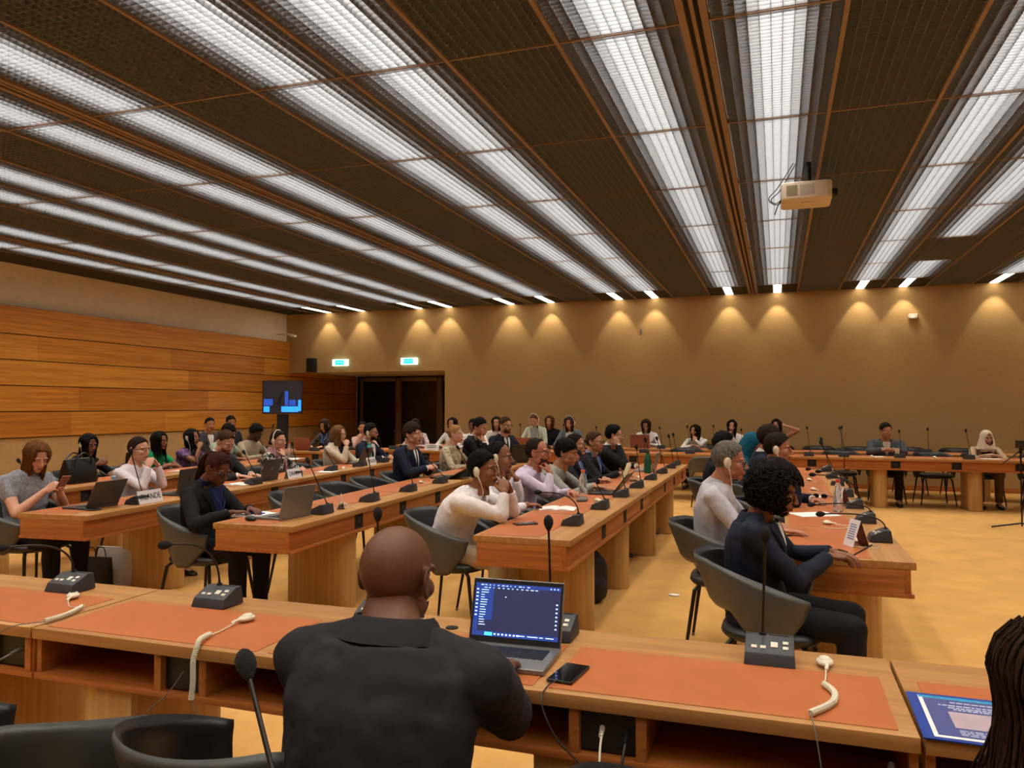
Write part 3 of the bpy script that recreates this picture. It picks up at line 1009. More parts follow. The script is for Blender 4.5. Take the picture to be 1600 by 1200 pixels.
DESKZ = .753
PCOUNT = [0]
def person(label, head, face=0.0, male=True, skin='#c08a68', hair=('short', '#1c1512'), top=('shirt', '#e6e2e2'), legs='#1c1c20',
           pose=('rest', 'rest'), hy=0, hp=0, hr=0, b=1.0, near=False, glasses=None, ear=None, tie=None, lanyard=None, beard=None,
           scarf=None, lean=None, shoe='#15120f', chairlabel=None, group=None, desk_in=None, cushion=0, hide_legs=False, chair_off=(0, 0), facedown=0, headscale=1.0, extra=None, noleg=False, drop=.078, neck=0.0, headx=0.0, neckw=1.0):
    """head: world position of the middle of the head. face: direction of the body (0 = +Y, -90 = +X, 180 = -Y)"""
    PCOUNT[0] += 1
    seed = PCOUNT[0]
    fz = math.radians(face)
    ux = Vector((math.cos(fz), math.sin(fz), 0)); uy = Vector((-math.sin(fz), math.cos(fz), 0))
    hs = headscale * (1.0 if male else .95)
    Hz = head[2]
    Rh = (Matrix.Rotation(math.radians(hy), 3, 'Z') @ Matrix.Rotation(math.radians(hr), 3, 'Y') @ Matrix.Rotation(math.radians(hp), 3, 'X'))
    nape = Rh @ Vector((0, -.036, -.108)) * hs
    # head centre local: (0, yh, Hz)
    Nz = Hz + nape.z - .022 + neck
    PZ = .53
    T = .47 * (1 if male else .95)
    dz = Nz - PZ
    off = math.sqrt(max(0, T * T - dz * dz)) if dz < T else .0
    off = min(off, .34) if lean is None else lean
    yh = off + (-nape.y) + .035
    H = Vector((headx, yh, Hz))
    N = Vector((0, off, Nz))
    root = Vector((head[0], head[1], 0)) - uy * yh - ux * headx
    P = Vector((0, 0, PZ))
    nm = empty('person_rig', '', 'person') if False else None
    sm = skinmat(skin)
    w = b * (1.0 if male else .88)
    def sp(t):        # spine point, gentle hunch
        p = P.lerp(N, t)
        p.y += -.035 * math.sin(math.pi * t) * (1 if off > .05 else .3)
        return p
    tang = (N - P).normalized()
    bx = Vector((1, 0, 0)); by = bx.cross(tang) * -1
    by = Vector((0, tang.z, -tang.y))
    SPN = [(0.0, .172, .128), (.12, .165, .122), (.30, .148 if male else .128, .108), (.50, .158, .114), (.68, .172, .116), (.82, .170, .100), (.92, .130, .082), (.985, .078, .066), (1.04, .058, .058)]
    def torso(m, inf, t0=0, t1=1.05, seg=24):
        R = []
        for t, rx, ry in SPN:
            if t < t0 - .001 or t > t1 + .001: continue
            c = sp(t)
            rx = rx * w + inf; ry = ry * (b * .5 + .5) + inf
            R.append([c + bx * rx * math.cos(a) + by * ry * math.sin(a) for a in [2 * math.pi * k / seg for k in range(seg)]])
        m.rings(R)
    sh = [N - tang * drop + bx * s * .178 * w - by * .005 for s in (1, -1)]
    arms = []
    for i, s in enumerate((1, -1)):       # +x = right arm of a person facing +y
        ps = pose[i]
        S = sh[i]
        pole = Vector((s * .55, -.25, -1)); hk = 'rest'; zh = Vector((0, 0, 1)); hd = None; E = None
        dy = off
        if ps == 'rest': W = Vector((s * .11, dy + .33, DESKZ + .035)); pole = Vector((s * 1, -.3, -.6)); hd = Vector((-s * .75, .6, -.04))
        elif ps == 'folded': W = Vector((-s * .02, dy + .27 + .02 * s, DESKZ + .045)); pole = Vector((s * 1, .1, -.5)); hd = Vector((-s * 1, .25, -.02))
        elif ps == 'type': W = Vector((s * .10, dy + .36, DESKZ + .05)); pole = Vector((s * .9, -.3, -.7)); hd = Vector((-s * .15, 1, -.12)); hk = 'flat'
        elif ps == 'flat': W = Vector((s * .14, dy + .38, DESKZ + .03)); pole = Vector((s * .9, -.3, -.7)); hd = Vector((-s * .1, 1, -.1)); hk = 'flat'
        elif ps == 'phone': W = Vector((s * .055, dy + .27, DESKZ + .13)); pole = Vector((s * .7, -.3, -1)); hd = Vector((-s * .25, .85, .35)); zh = Vector((s * .9, -.2, .2)); hk = 'hold'
        elif ps == 'chin':
            tgt = H + Rh @ Vector((s * .018, .085, -.105)) * hs
            E = Vector((s * .13, tgt.y + .03, DESKZ + .05)); W = tgt + Vector((s * .035, .035, -.065)); hd = (tgt - W) + Vector((0, -.02, .02)); zh = Vector((s * .2, 1, .3)); hk = 'fist'
        elif ps == 'mouth':
            tgt = H + Rh @ Vector((s * .010, .125, -.070)) * hs
            E = Vector((s * .12, tgt.y + .04, DESKZ + .05)); W = tgt + Vector((s * .045, .045, -.075)); hd = Vector((-s * .045, -.02, .07)); zh = Vector((s * .9, .5, .3)); hk = 'fist'
        elif ps == 'clasp':
            tgt = Vector((0, dy + .30, DESKZ + .10))
            E = Vector((s * .24, dy + .14, DESKZ + .05)); W = tgt + Vector((s * .065, -.02, .0)); hd = Vector((-s * .75, .75, .25)); zh = Vector((s * .5, .2, .8)); hk = 'hold'
        elif ps == 'ear':
            tgt = H + Rh @ Vector((s * .088, .02, -.02)) * hs
            E = Vector((s * .20, tgt.y + .14, DESKZ + .06)); W = tgt + Vector((s * .02, .03, -.09)); hd = tgt - W; zh = Vector((s, .2, 0)); hk = 'hold'
        elif ps == 'back':
            tgt = H + Rh @ Vector((s * .07, -.04, .02)) * hs
            E = S + Vector((s * .22, .06, .12)); W = tgt + Vector((s * .07, -.01, -.03)); hd = tgt - W; zh = Vector((s, .2, 0)); hk = 'hold'
        elif ps == 'lap': W = Vector((s * .07, dy * .6 + .24, .66)); pole = Vector((s * .8, -.5, -.4)); hd = Vector((-s * .6, .7, -.1))
        elif ps == 'side': W = S + Vector((s * .05, .06, -.50)); pole = Vector((0, -1, 0)); hd = Vector((0, .2, -1)); zh = Vector((s, 0, 0))
        elif isinstance(ps, tuple):      # explicit: ('at', wrist, elbow-pole, hand dir, palm-up vector, kind)
            _, W, pole, hd, zh, hk = ps
            W = Vector(W); pole = Vector(pole); hd = Vector(hd); zh = Vector(zh)
        if E is None:
            E, W = ik(S, W, .29, .255, pole)
        if hd is None: hd = W - E
        arms.append((s, S, E, W, hd, zh, hk))
    # ---- body: one continuous skin surface
    long_ = top[0] in ('shirt', 'suit', 'blazer', 'sweater', 'kurta')
    m = MB()
    torso(m, -.020, 0, .925 if top[0] in ('suit', 'blazer') else 1.05)
    m.tube([N - tang * .05, N + (H + nape - N) * .5, H + nape * .62], [.066 * hs * neckw, .058 * hs * neckw, .054 * hs * neckw], 18)
    for s, S, E, W, hd, zh, hk in arms:
        k = 1.0 if male else .84
        kk_ = .80 if long_ else 1.0
        m.tube([S, S.lerp(E, .5), E], [.050 * k * b * kk_, .047 * k * b * kk_, .040 * k * b * kk_], 12, roundcap=True)
        m.tube([E, E.lerp(W, .35), W], [.040 * k * b * kk_, .041 * k * b * kk_, .026 * k], 12, roundcap=True)
    knees = []; 
    for s in (1, -1):
        hip = P + Vector((s * .09 * w, .0, -.01)); kn = Vector((s * .13, .42, .515)); an = Vector((s * .12, .44 - .02, .09))
        knees.append((hip, kn, an))
        m.tube([hip, kn], [.068, .048], 12, roundcap=True); m.tube([kn, kn.lerp(an, .4), an], [.048, .048, .032], 12, roundcap=True)
        m.tube([an, an + Vector((0, .12, -.055))], [.034, .024], 10, roundcap=True)
    Vb, Fb = remesh(m, .009 if near else .013, 3)
    hv, hf, hl = get_head(male, near)
    Rl = np.array(Rh)
    parts = [(Vb, Fb, 0), (xfm(hv, Rl, H, hs), hf, hl)]
    for s, S, E, W, hd, zh, hk in arms:
        V, F = get_hand(hk, near)
        V = V.copy()
        if s < 0: V[:, 0] *= -1; F = F[:, ::-1]
        k = 1.0 if male else .9
        parts.append((xfm(V, frame(hd, zh), W, k), F, 0))
    me = np_mesh('person', parts, [sm, lipmat(skin)])
    body = link('person', me, None, root, (0, 0, fz))
    tag(body, label, 'person', group)
    # ---- eyes, brows
    em = MB()
    def hp_(p): return H + (Rh @ Vector(p)) * hs
    eyem = MB(); irm = MB(); brm = MB()
    for s in (1, -1):
        c = Vector((s * .0305, .0738, .0))
        eyem.ell(hp_(c - Vector((0, .003, 0))), [.0112 * hs] * 3, 12, 8)
        irm.ell(hp_(c + Vector((0, .0050, -.001 - facedown))), [.0048 * hs, .0048 * hs, .0048 * hs], 10, 6)
        # lids
        lid = MB()
        brm.tube([hp_((s * .014, .094, .0165)), hp_((s * .029, .0955, .0215)), hp_((s * .046, .082, .0175))], [.0022, .003 if male else .0022, .0012], 6)
    put('eye', eyem, mat('eye_white', '#d8d2cc', .3, .02, 10), body, smooth=True)
    put('iris', irm, mat('dark_iris', '#1d130e', .2, .02, 10), body, smooth=True)
    lm = MB()
    for s in (1, -1):
        c = hp_((s * .0305, .0728, .0028 - (.0035 if hp < -15 else 0)))
        lm.ell(c, [.0132 * hs, .0132 * hs, .0112 * hs], 12, 8)
    # upper lids are skin: keep only the part above the pupil by pushing it up
    lv = MB()
    for s in (1, -1):
        base = Vector((s * .0305, .0708, .0))
        rows = []
        for j in range(5):
            el = math.radians((5 if hp > -15 else -35) + j * 22)
            rows.append([hp_(base + Vector((math.sin(az) * math.cos(el), math.cos(az) * math.cos(el), math.sin(el))) * .0128) for az in [math.radians(-75 + 150 * k / 8) for k in range(9)]])
        lv.rings(rows, closed=False, cap=False)
    put('eyelid', lv, sm, body, smooth=True)
    hm = hairmat(hair[1])
    if hair[0] not in ('hijab',):
        put('eyebrow', brm, hm if hair[0] != 'bald' else hairmat('#14100e'), body, smooth=True)
    build_hair(body, hair, hm, H, Rh, hs, near, seed)
    if beard:
        D, F = cap_grid(40, 26)
        P3 = D * np.array([.062, .074, .080]) * 1.02 + np.array([0, .019, -.030])
        # beard: shell over jaw below the mouth corners
        keep = []
        m3 = MB()
        m3.ell((0, .026, -.052), (.0605, .063, .062), 30, 22)
        V3 = np.array(m3.v); F3 = [f for f in m3.f if all((V3[i][2] < -.046 - .35 * max(0, V3[i][1] - .055) and V3[i][1] > -.015) for i in f)]
        m3.f = F3; m3.m = [0] * len(F3)
        m3.ell((0, .074, -.094), (.030, .022, .024), 14, 10)
        m3.tube([(-.026, .084, -.066), (-.014, .094, -.054), (0, .0985, -.052), (.014, .094, -.054), (.026, .084, -.066)], [.004, .005, .005, .005, .004], 6)
        m3.v = [tuple(H + (Rh @ Vector(p)) * hs) for p in m3.v]
        put('beard', m3, hairmat(beard), body, smooth=True)
    # ---- clothes
    kind, tcol = top[0], top[1]
    tm = top[2] if len(top) > 2 else clothmat(tcol)
    m = MB()
    coat = kind in ('suit', 'blazer')
    inf = .012 + (.010 if coat else .003)
    torso(m, inf, -.001, .985 if not coat else .965)
    if coat or kind == 'kurta':
        c0 = P + Vector((0, .0, -.03)); m.ell(c0, (.185 * w + inf, .150, .10), 24, 12)
    else:
        m.ell(P + Vector((0, .0, .0)), (.172 * w + inf, .135, .09), 24, 12)
    if not male:
        for s in (1, -1): m.ell(sp(.63) + bx * s * .068 + by * .075, (.058, .05, .055), 14, 10)
    slv = {'tshirt': .55, 'sleeveless': 0.0}.get(kind, 1.0)
    for s, S, E, W, hd, zh, hk in arms:
        k = (1.0 if male else .86) * (.5 + .5 * b)
        a = (.066 if coat else .058) * k; c_ = (.054 if coat else .047) * k; d_ = (.040 if coat else .034) * k
        m.ell(S - by * .0, (a * 1.02, a * 1.02, a * .98), 16, 12)
        m.tube([N - tang * .030 + bx * s * .045, (N - tang * .030 + bx * s * .045).lerp(S, .5) - tang * .004, S], [.040, a * .80, a * .96], 14)
        if slv == 1.0:
            m.tube([S, S.lerp(E, .5), E], [a, (a + c_) / 2 * 1.02, c_], 16, roundcap=True)
            m.tube([E, E.lerp(W, .45), E.lerp(W, .93)], [c_, (c_ + d_) / 2 * 1.03, d_], 16)
            m.ell(E, (c_ * 1.03,) * 3, 14, 10)
        elif slv > 0:
            m.tube([S, S.lerp(E, slv)], [a, a * .90], 16)
    V, F = remesh(m, .0085 if near else .012, 3, noise=.017 if near else .010, nscale=.085 if near else .07)
    nme = {'suit': 'suit_jacket', 'blazer': 'blazer', 'shirt': 'shirt', 'sweater': 'sweater', 'tshirt': 't_shirt', 'sleeveless': 'top', 'kurta': 'tunic'}[kind]
    link(nme, np_mesh(nme, [(V, F, 0)], [tm]), body)
    # collar
    cm = MB()
    ccol = top[3] if len(top) > 3 else ('#e8e6e4' if coat else tcol)
    if kind in ('shirt', 'suit') or (kind == 'blazer' and len(top) > 3):
        R = []
        cN = N - tang * .008
        ax = (H + nape * .6 - N).normalized()
        for (dz_, r_) in ((-.016, .066), (.012, .0635), (.027 if not coat else .040, .0605), (.029 if not coat else .042, .0640), (.013, .0690 if not coat else .0650), (-.016, .078 if not coat else .062)):
            R.append([cN + ax * (dz_ * (1 - .35 * math.sin(a))) + bx * r_ * neckw * math.cos(a) * .98 + Vector((0, 1, -.15)) * r_ * neckw * math.sin(a) * 1.02 for a in [2 * math.pi * k / 24 for k in range(24)]])
        cm.rings(R, cap=False)
        put('collar', cm, clothmat(ccol), body, smooth=True)
        for s in (1, -1):
            pass
    if coat:
        # back and lapel collar of the coat
        cm = MB(); R = []
        for (dz_, r_) in ((-.03, .078), (.006, .068), (.013, .071), (.002, .080), (-.040, .100)):
            R.append([N + tang * dz_ + bx * r_ * neckw * math.cos(a) * 1.05 + by * (r_ * neckw * math.sin(a)) for a in [math.radians(150 + 240 * k / 20) for k in range(21)]])
        cm.rings(R, closed=False, cap=False)
        put('coat_collar', cm, tm, body, smooth=True)
        # shirt front panel in the V opening
        def front(t, xo, lift):
            for q in range(len(SPN) - 1):
                if SPN[q][0] <= t <= SPN[q + 1][0]:
                    u = (t - SPN[q][0]) / (SPN[q + 1][0] - SPN[q][0]); rx = SPN[q][1] + u * (SPN[q + 1][1] - SPN[q][1]); ry = SPN[q][2] + u * (SPN[q + 1][2] - SPN[q][2]); break
            rx = rx * w + inf + lift; ry = ry * (b * .5 + .5) + inf + lift
            xo = max(-rx * .98, min(rx * .98, xo))
            return sp(t) + bx * xo + by * ry * math.sqrt(1 - (xo / rx) ** 2)
        tt = [.93, .86, .78, .70, .62, .54, .48]
        ww = [.055, .060, .050, .040, .030, .018, .004]
        if kind == 'blazer': ww = [k * 1.25 for k in ww]
        sf = MB()
        rows = [[front(t, wd * x, .004) for x in (-1, -.5, 0, .5, 1)] for t, wd in zip(tt, ww)] 
        sf.rings(rows, closed=False, cap=False)
        rows2 = [[front(t, wd * x, -.01) for x in (-1, -.5, 0, .5, 1)] for t, wd in zip(tt, ww)]
        put('shirt_front', sf, clothmat(ccol), body, smooth=True)
        lp = MB()
        for s in (1, -1):
            rows = [[front(t, s * (wd + dx), li) for dx, li in ((-.003, .006), (.0, .012), (.022 + .02 * (1 if .70 < t < .9 else .3), .011), (.026 + .02 * (1 if .70 < t < .9 else .3), .004))] for t, wd in zip(tt, ww)]
            lp.rings(rows, closed=False, cap=False)
        put('lapel', lp, tm, body, smooth=True)
        if tie:
            tb = MB()
            rows = [[front(t, wd * x, .009 if abs(x) < 1 else .004) for x in (-1, -.4, .4, 1)] for t, wd in zip([.93, .90, .87, .8, .7, .6, .5], [.012, .016, .010, .015, .019, .022, .02])]
            tb.rings(rows, closed=False, cap=False)
            put('tie', tb, clothmat(tie), body, smooth=True)
        # shirt cuffs
        for s, S, E, W, hd, zh, hk in arms:
            if kind == 'suit':
                put('shirt_cuff', MB().tube([E.lerp(W, .88), E.lerp(W, .985)], [.033, .032], 14), clothmat(ccol), body, smooth=True)
    if lanyard:
        lb = MB()
        for s in (1, -1):
            pts = []
            for k in range(9):
                t = .98 - .42 * k / 8
                for q in range(len(SPN) - 1):
                    if SPN[q][0] <= t <= SPN[q + 1][0]:
                        u = (t - SPN[q][0]) / (SPN[q + 1][0] - SPN[q][0]); ry = SPN[q][2] + u * (SPN[q + 1][2] - SPN[q][2]); break
                bump_ = (.028 if not male and .5 < t < .75 else 0)
                pts.append(sp(t) + by * (ry * (b * .5 + .5) + inf + .010 + bump_) * (1 if k else .95) + bx * s * (.062 * (1 - k / 8) + .002))
            lb.tube(pts, .006, 6, flat=.4)
        put('lanyard', lb, clothmat(lanyard), body, smooth=True)
    # trousers
    if not noleg:
        m = MB()
        m.ell(P + Vector((0, .02, -.035)), (.175 * w, .15, .085), 22, 12)
        for hip, kn, an in knees:
            m.tube([hip, hip.lerp(kn, .5), kn], [.092 * w, .082, .066], 16, roundcap=True)
            m.tube([kn, kn.lerp(an, .5), an], [.066, .060, .052], 16, roundcap=False)
        V, F = remesh(m, .010 if near else .014, 3, noise=.010, nscale=.09)
        link('trousers', np_mesh('trousers', [(V, F, 0)], [clothmat(legs)]), body)
        for hip, kn, an in knees:
            sb = MB()
            R = []
            for (y, zt, wd) in ((-.055, .07, .030), (-.045, .085, .040), (.0, .085, .043), (.06, .068, .046), (.12, .05, .048), (.17, .038, .040), (.195, .022, .020)):
                R.append([an + Vector((wd * math.cos(a), y, -an.z + max(.002, zt / 2 + zt / 2 * math.sin(a)))) for a in [2 * math.pi * k / 14 for k in range(14)]])
            sb.rings(R)
            put('shoe', sb, mat('shoe_leather', shoe, .4, .1, 20), body, smooth=True)
    if glasses:
        g = MB()
        for s in (1, -1):
            pts = [(s * .031 + .019 * math.cos(a), .1015 - .10 * abs(abs(s * .031 + .019 * math.cos(a)) - .02) , .001 + .0145 * math.sin(a)) for a in [2 * math.pi * k / 14 for k in range(15)]]
            g.tube([hp_(p) for p in pts], .0014 * (1.4 if near else 1.8), 5)
            g.tube([hp_((s * .050, .098, .006)), hp_((s * .076, .06, .006)), hp_((s * .082, -.005, .008)), hp_((s * .082, -.02, -.008))], .0016 * (1.2 if near else 1.6), 5)
        g.tube([hp_((-.012, .1035, .004)), hp_((0, .1065, .006)), hp_((.012, .1035, .004))], .0015, 5)
        put('glasses', g, mat('glasses_frame', glasses, .3, .05, 20), body, smooth=True)
    if ear:
        sides = {'R': (1,), 'L': (-1,), 'B': (1, -1)}[ear if isinstance(ear, str) else ear[0]]
        ecol = M['cream_pl']
        for s in sides:
            e = MB()
            rot = Rh @ Matrix.Rotation(s * .25, 3, 'Z')
            e.ell(hp_((s * .094, -.004, -.004)), (.009, .022, .034), 16, 10, rot=rot)
            e.ell(hp_((s * .101, -.004, .000)), (.006, .014, .022), 14, 8, rot=rot)
            e.tube([hp_((s * .094, .004, -.034)), hp_((s * .092, .012, -.058)), hp_((s * .088, .016, -.075))], [.006, .004, .003], 8)
            e.tube([hp_((s * .088, .016, -.072)), hp_((s * .085, .03, -.15)), N + bx * s * .09 + by * .10 - tang * .10, N + bx * s * .10 + by * .16 - tang * .28], .0022, 6)
            put('earpiece', e, ecol, body, smooth=True)
        if isinstance(ear, str) and ear == 'B':
            pts = [hp_(((.094) * math.sin(a), -.005, .02 + .115 * math.cos(a))) for a in [math.radians(-95 + 190 * k / 16) for k in range(17)]]
            put('headband', MB().tube(pts, .006, 8, flat=.6), ecol, body, smooth=True)
    if scarf:
        sc = MB()
        R = []
        for k in range(25):
            a = 2 * math.pi * k / 24
        for (dz_, r_) in ((-.05, .105), (-.02, .095), (.01, .082), (.04, .078), (.05, .072)):
            R.append([N + tang * dz_ + bx * r_ * math.cos(a) + by * (r_ * math.sin(a) + .012) for a in [2 * math.pi * k / 22 for k in range(22)]])
        sc.rings(R, cap=False)
        for s in (1, -1):
            pts = [N + bx * s * .06 + by * .09, sp(.80) + bx * s * .05 + by * .135, sp(.6) + bx * s * .045 + by * .155, sp(.42) + bx * s * .045 + by * .145]
            sc.tube(pts, [.030, .032, .030, .026], 10, flat=.5)
        put('scarf', sc, clothmat(scarf), body, smooth=True)
    # chair
    if chairlabel is not False:
        cx, cy = root.x + ux.x * chair_off[0] + uy.x * (.0 + chair_off[1]), root.y + ux.y * chair_off[0] + uy.y * (chair_off[1])
        chair(cx + uy.x * .05, cy + uy.y * .05, fz, chairlabel or 'black armchair carrying the ' + short(label))
    return body, (H, off, uy, root, fz)

def short(label):
    """turn 'person in X doing Y' into a compact phrase"""
    w = label.split()
    return ' '.join(w[:11])

def build_hair(body, hair, hm, H, Rh, hs, near, seed):
    st = hair[0]
    Rl = np.array(Rh)
    def place(V): return xfm(np.asarray(V), Rl, H, hs)
    def fin(m, extra=None, name='hair'):
        parts = []
        me_v = []; 
        if extra is not None:
            parts.append((place(extra[0]), extra[1], 0))
        if m is not None and len(m.v):
            quads = [f for f in m.f if len(f) == 4]
            oth = [f for f in m.f if len(f) != 4]
            for f in oth:       # caps as quads / degenerate-free fans
                c = list(f)
                while len(c) > 4:
                    quads.append(tuple(c[:4])); c = [c[0]] + c[3:]
                if len(c) == 4: quads.append(tuple(c))
            parts.append((place(np.array(m.v)), np.array(quads), 0))
        link(name, np_mesh(name, parts, [hm]), body)
    if st == 'bald':
        return
    if st == 'short':
        fin(tufts('short', 260 if near else 90, .020, .009, seed, comb=(.3, .5, -.3)), hair_cap('short', .007, .0025, 90, near, seed, top=.008, side=.5))
    elif st == 'quiff':
        fin(tufts('short', 300 if near else 100, .030, .016, seed, comb=(.2, .8, .2)), hair_cap('short', .010, .004, 70, near, seed, top=.016, side=.55))
    elif st == 'thick':
        fin(tufts('fringe', 320 if near else 110, .036, .020, seed, comb=(.15, .7, -.8)), hair_cap('fringe', .015, .004, 60, near, seed, top=.010, side=.35))
    elif st == 'receding':
        fin(tufts('receding', 220 if near else 80, .014, .006, seed, comb=(.2, .1, -.8)), hair_cap('receding', .005, .002, 90, near, seed, top=.001, side=.2))
    elif st == 'afro':
        fin(tufts('short', 420 if near else 160, .012, .024, seed, comb=(0, 0, 0), curl=True), hair_cap('short', .020, .006, 110, near, seed, top=.012, side=.3))
    elif st == 'curly':
        V, F = hair_cap('long', .036, .009, 70, True, seed, top=.012, side=-.1)
        m = MB(); r_ = random.Random(seed)
        for i in range(760):
            u = r_.uniform(-1, 1); a = r_.uniform(0, 6.283)
            d = Vector((math.cos(a) * math.sqrt(1 - u * u), math.sin(a) * math.sqrt(1 - u * u), u))
            if d.z < -.85 or (d.y > .55 and d.z < .45): continue
            c = Vector(CC) + Vector((d.x * (CR[0] + .046), d.y * (CR[1] + .042), d.z * (CR[2] + .042)))
            t1 = d.orthogonal().normalized(); t2 = d.cross(t1); R_ = r_.uniform(.009, .017); p0 = r_.uniform(0, 6.28); dr = Vector((r_.uniform(-.02, .02), r_.uniform(-.02, .02), -.03))
            m.tube([c + t1 * R_ * math.cos(p0 + k * .9) + t2 * R_ * math.sin(p0 + k * .9) + dr * k / 9 for k in range(10)], [.002] + [.0055] * 8 + [.001], 5)
        # hair falling over the nape
        m.ell((0, -.045, -.055), (.075, .055, .06), 20, 12)
        fin(m, (V, F))
    elif st == 'long':
        L = hair[2] if len(hair) > 2 else .25
        if len(hair) > 4:
            m = locks(900, L * .6, L, near, seed, r=.0042, wave=hair[3], out=hair[4], flare=.55)
        else:
            m = locks(150 if near else 60, L * .75, L, near, seed, r=.012 if near else .016, wave=hair[3] if len(hair) > 3 else .010)
        fin(m, hair_cap('long', .011, .002, 60, near, seed, top=.006))
    elif st == 'bob':
        m = locks(90 if near else 45, .06, .12, near, seed, r=.014, wave=.006)
        fin(m, hair_cap('long', .014, .003, 60, near, seed, top=.008))
    elif st in ('bun', 'ponytail'):
        ext = hair_cap('short', .009, .0015, 60, near, seed, top=.004)
        m = MB()
        if st == 'bun':
            m.ell((0, -.125, .035 if len(hair) < 3 else hair[2]), (.030, .026, .028), 16, 12)
        else:
            L = hair[2] if len(hair) > 2 else .25
            z0 = hair[3] if len(hair) > 3 else .04
            r_ = random.Random(seed)
            for i in range(26 if near else 14):
                jx, jy = r_.uniform(-.022, .022), r_.uniform(-.022, .022); ph = r_.uniform(0, 6)
                y1 = hair[4] if len(hair) > 4 else -.150
                m.tube([(jx * .4, -.10 + jy * .3, z0), (jx * .6, -.128 + jy * .4, z0 + .012), (jx, y1 + jy, z0 - .04), (jx * 1.3 + .004 * math.sin(ph), y1 + .01 + jy * 1.2, z0 - .04 - L * .4), (jx * 1.2, y1 + .025 + jy, z0 - .04 - L * .75), (jx * .6, y1 + .035 + jy * .5, z0 - .04 - L * r_.uniform(.85, 1.05))], [.006, .010, .011, .010, .008, .002], 6)
            m.tube([(0, -.108, z0 + .004), (0, -.122, z0 + .008)], .017, 10)
        fin(m, ext)
    elif st == 'braids':
        ext = hair_cap('short', .006, .001, 60, near, seed, top=.002)
        m = MB(); r_ = random.Random(seed)
        for i in range(15):            # cornrows sweeping back over the skull
            x0 = -.066 + .132 * i / 14
            pts = []
            for k in range(14):
                t = k / 13
                y = .074 * math.cos(t * 2.55) - .012 - .02 * t
                x = x0 * (1 - .55 * t * t)
                q = 1 - (x / (CR[0] + .006)) ** 2 - ((y - CC[1]) / (CR[1] + .006)) ** 2
                z = CC[2] + (CR[2] + .006) * math.sqrt(max(.0, q))
                if t > .8: z = min(z, .075)
                pts.append((x, y, z))
            m.tube(pts, [.0058 + .0014 * (k % 2) for k in range(14)], 7)
        m.ell((0, -.112, .066), (.034, .026, .026), 16, 10)
        for i in range(40):
            jx, jy = r_.uniform(-.030, .030), r_.uniform(-.020, .026); L = r_.uniform(.30, .42); ph = r_.uniform(0, 6)
            pts = [(jx * .4, -.115, .066), (jx * .6, -.142 + jy * .3, .055)] + [(jx + .005 * math.sin(ph + t * 3), -.150 + jy + .03 * t / 9, .04 - L * t / 9) for t in range(1, 10)]
            m.tube(pts, [.0052 + .0009 * (k % 2) for k in range(10)] + [.002], 6)
        fin(m, ext)
        return
    elif st == 'hijab':
        D, F = cap_grid(56 if near else 40, 36)
        m = MB()
        # shell with a face opening
        R = []
        for j in range(22):
            t = j / 21
            z = .128 - .30 * t
            # half-width and depth profile
            rx = .088 * math.sqrt(max(.02, 1 - ((z - .03) / .102) ** 2)) if z > .03 else .088 + (.03 - z) * .26
            ry = .108 * math.sqrt(max(.02, 1 - ((z - .03) / .102) ** 2)) if z > .03 else .108 + (.03 - z) * .10
            cy = -.010 - (max(0, -z - .05)) * .0
            ring = []
            for k in range(36):
                a0 = -math.pi / 2
                # opening half-angle by height
                if .075 > z > -.105: op = .62 * math.sqrt(max(0, 1 - ((z + .015) / .092) ** 2))
                else: op = 0
                a = a0 + op + (2 * math.pi - 2 * op) * k / 35 + math.pi
                fold = .004 * math.sin(9 * a + 6 * t) * (0 if z > .02 else 1)
                ring.append((math.cos(a) * (rx + fold), math.sin(a) * (ry + fold) + cy, z))
            R.append(ring)
        m.rings(R, closed=False, cap=False)
        # inner lip for thickness
        R2 = [[(x * .955, (y + .01) * .955 - .01, z - .003) for x, y, z in r] for r in R]
        m.rings(R2, closed=False, cap=False)
        m.ell((0, -.010, .118), (.045, .055, .014), 20, 8)
        for (a, bb) in ((1, -.12), (-1, -.14)):
            m.tube([(a * .07, .05, -.10), (a * .03, .085, -.15), (-a * .05, .07, -.19), (-a * .09, .02, -.20)], [.02, .03, .03, .02], 10)
        m.v = [tuple(H + (Rh @ Vector(p)) * hs) for p in m.v]
        put('headscarf', m, clothmat(hair[1]), body, smooth=True)
        if len(hair) > 2:
            pass
# ------------------------------------------------------------------ the people, row by row (bodies of the long rows face +X)
X_ = -90
WHT = '#dcd8d8'
import time as _t
_t0 = _t.time()
def stripe_mat(name, c1, c2, scale, dist=8, kind='WAVE'):
    m = bpy.data.materials.new(name); t, b = nt(m)
    tc = t.nodes.new('ShaderNodeTexCoord'); n = t.nodes.new('ShaderNodeTexNoise'); n.inputs['Scale'].default_value = scale; n.inputs['Detail'].default_value = 1; n.inputs['Distortion'].default_value = 1.5
    r = t.nodes.new('ShaderNodeValToRGB'); r.color_ramp.interpolation = 'CONSTANT'
    r.color_ramp.elements[0].color = lin(c1); r.color_ramp.elements[1].position = .52; r.color_ramp.elements[1].color = lin(c2)
    t.links.new(tc.outputs['Object'], n.inputs['Vector']); t.links.new(n.outputs['Fac'], r.inputs['Fac']); t.links.new(r.outputs['Color'], b.inputs['Base Color'])
    b.inputs['Roughness'].default_value = .85
    return m
zebra = stripe_mat('zebra_print', '#1e1c1c', '#c9c4bc', 26)
floral = stripe_mat('floral_print', '#d9cdc4', '#8c5a5e', 40)
violet = stripe_mat('violet_print', '#4b2f5c', '#7c5a86', 30)
darkprint = stripe_mat('dark_print', '#1d1b22', '#6a5d58', 26)
marl = stripe_mat('grey_marl', '#7b7f88', '#9a9ca2', 60)

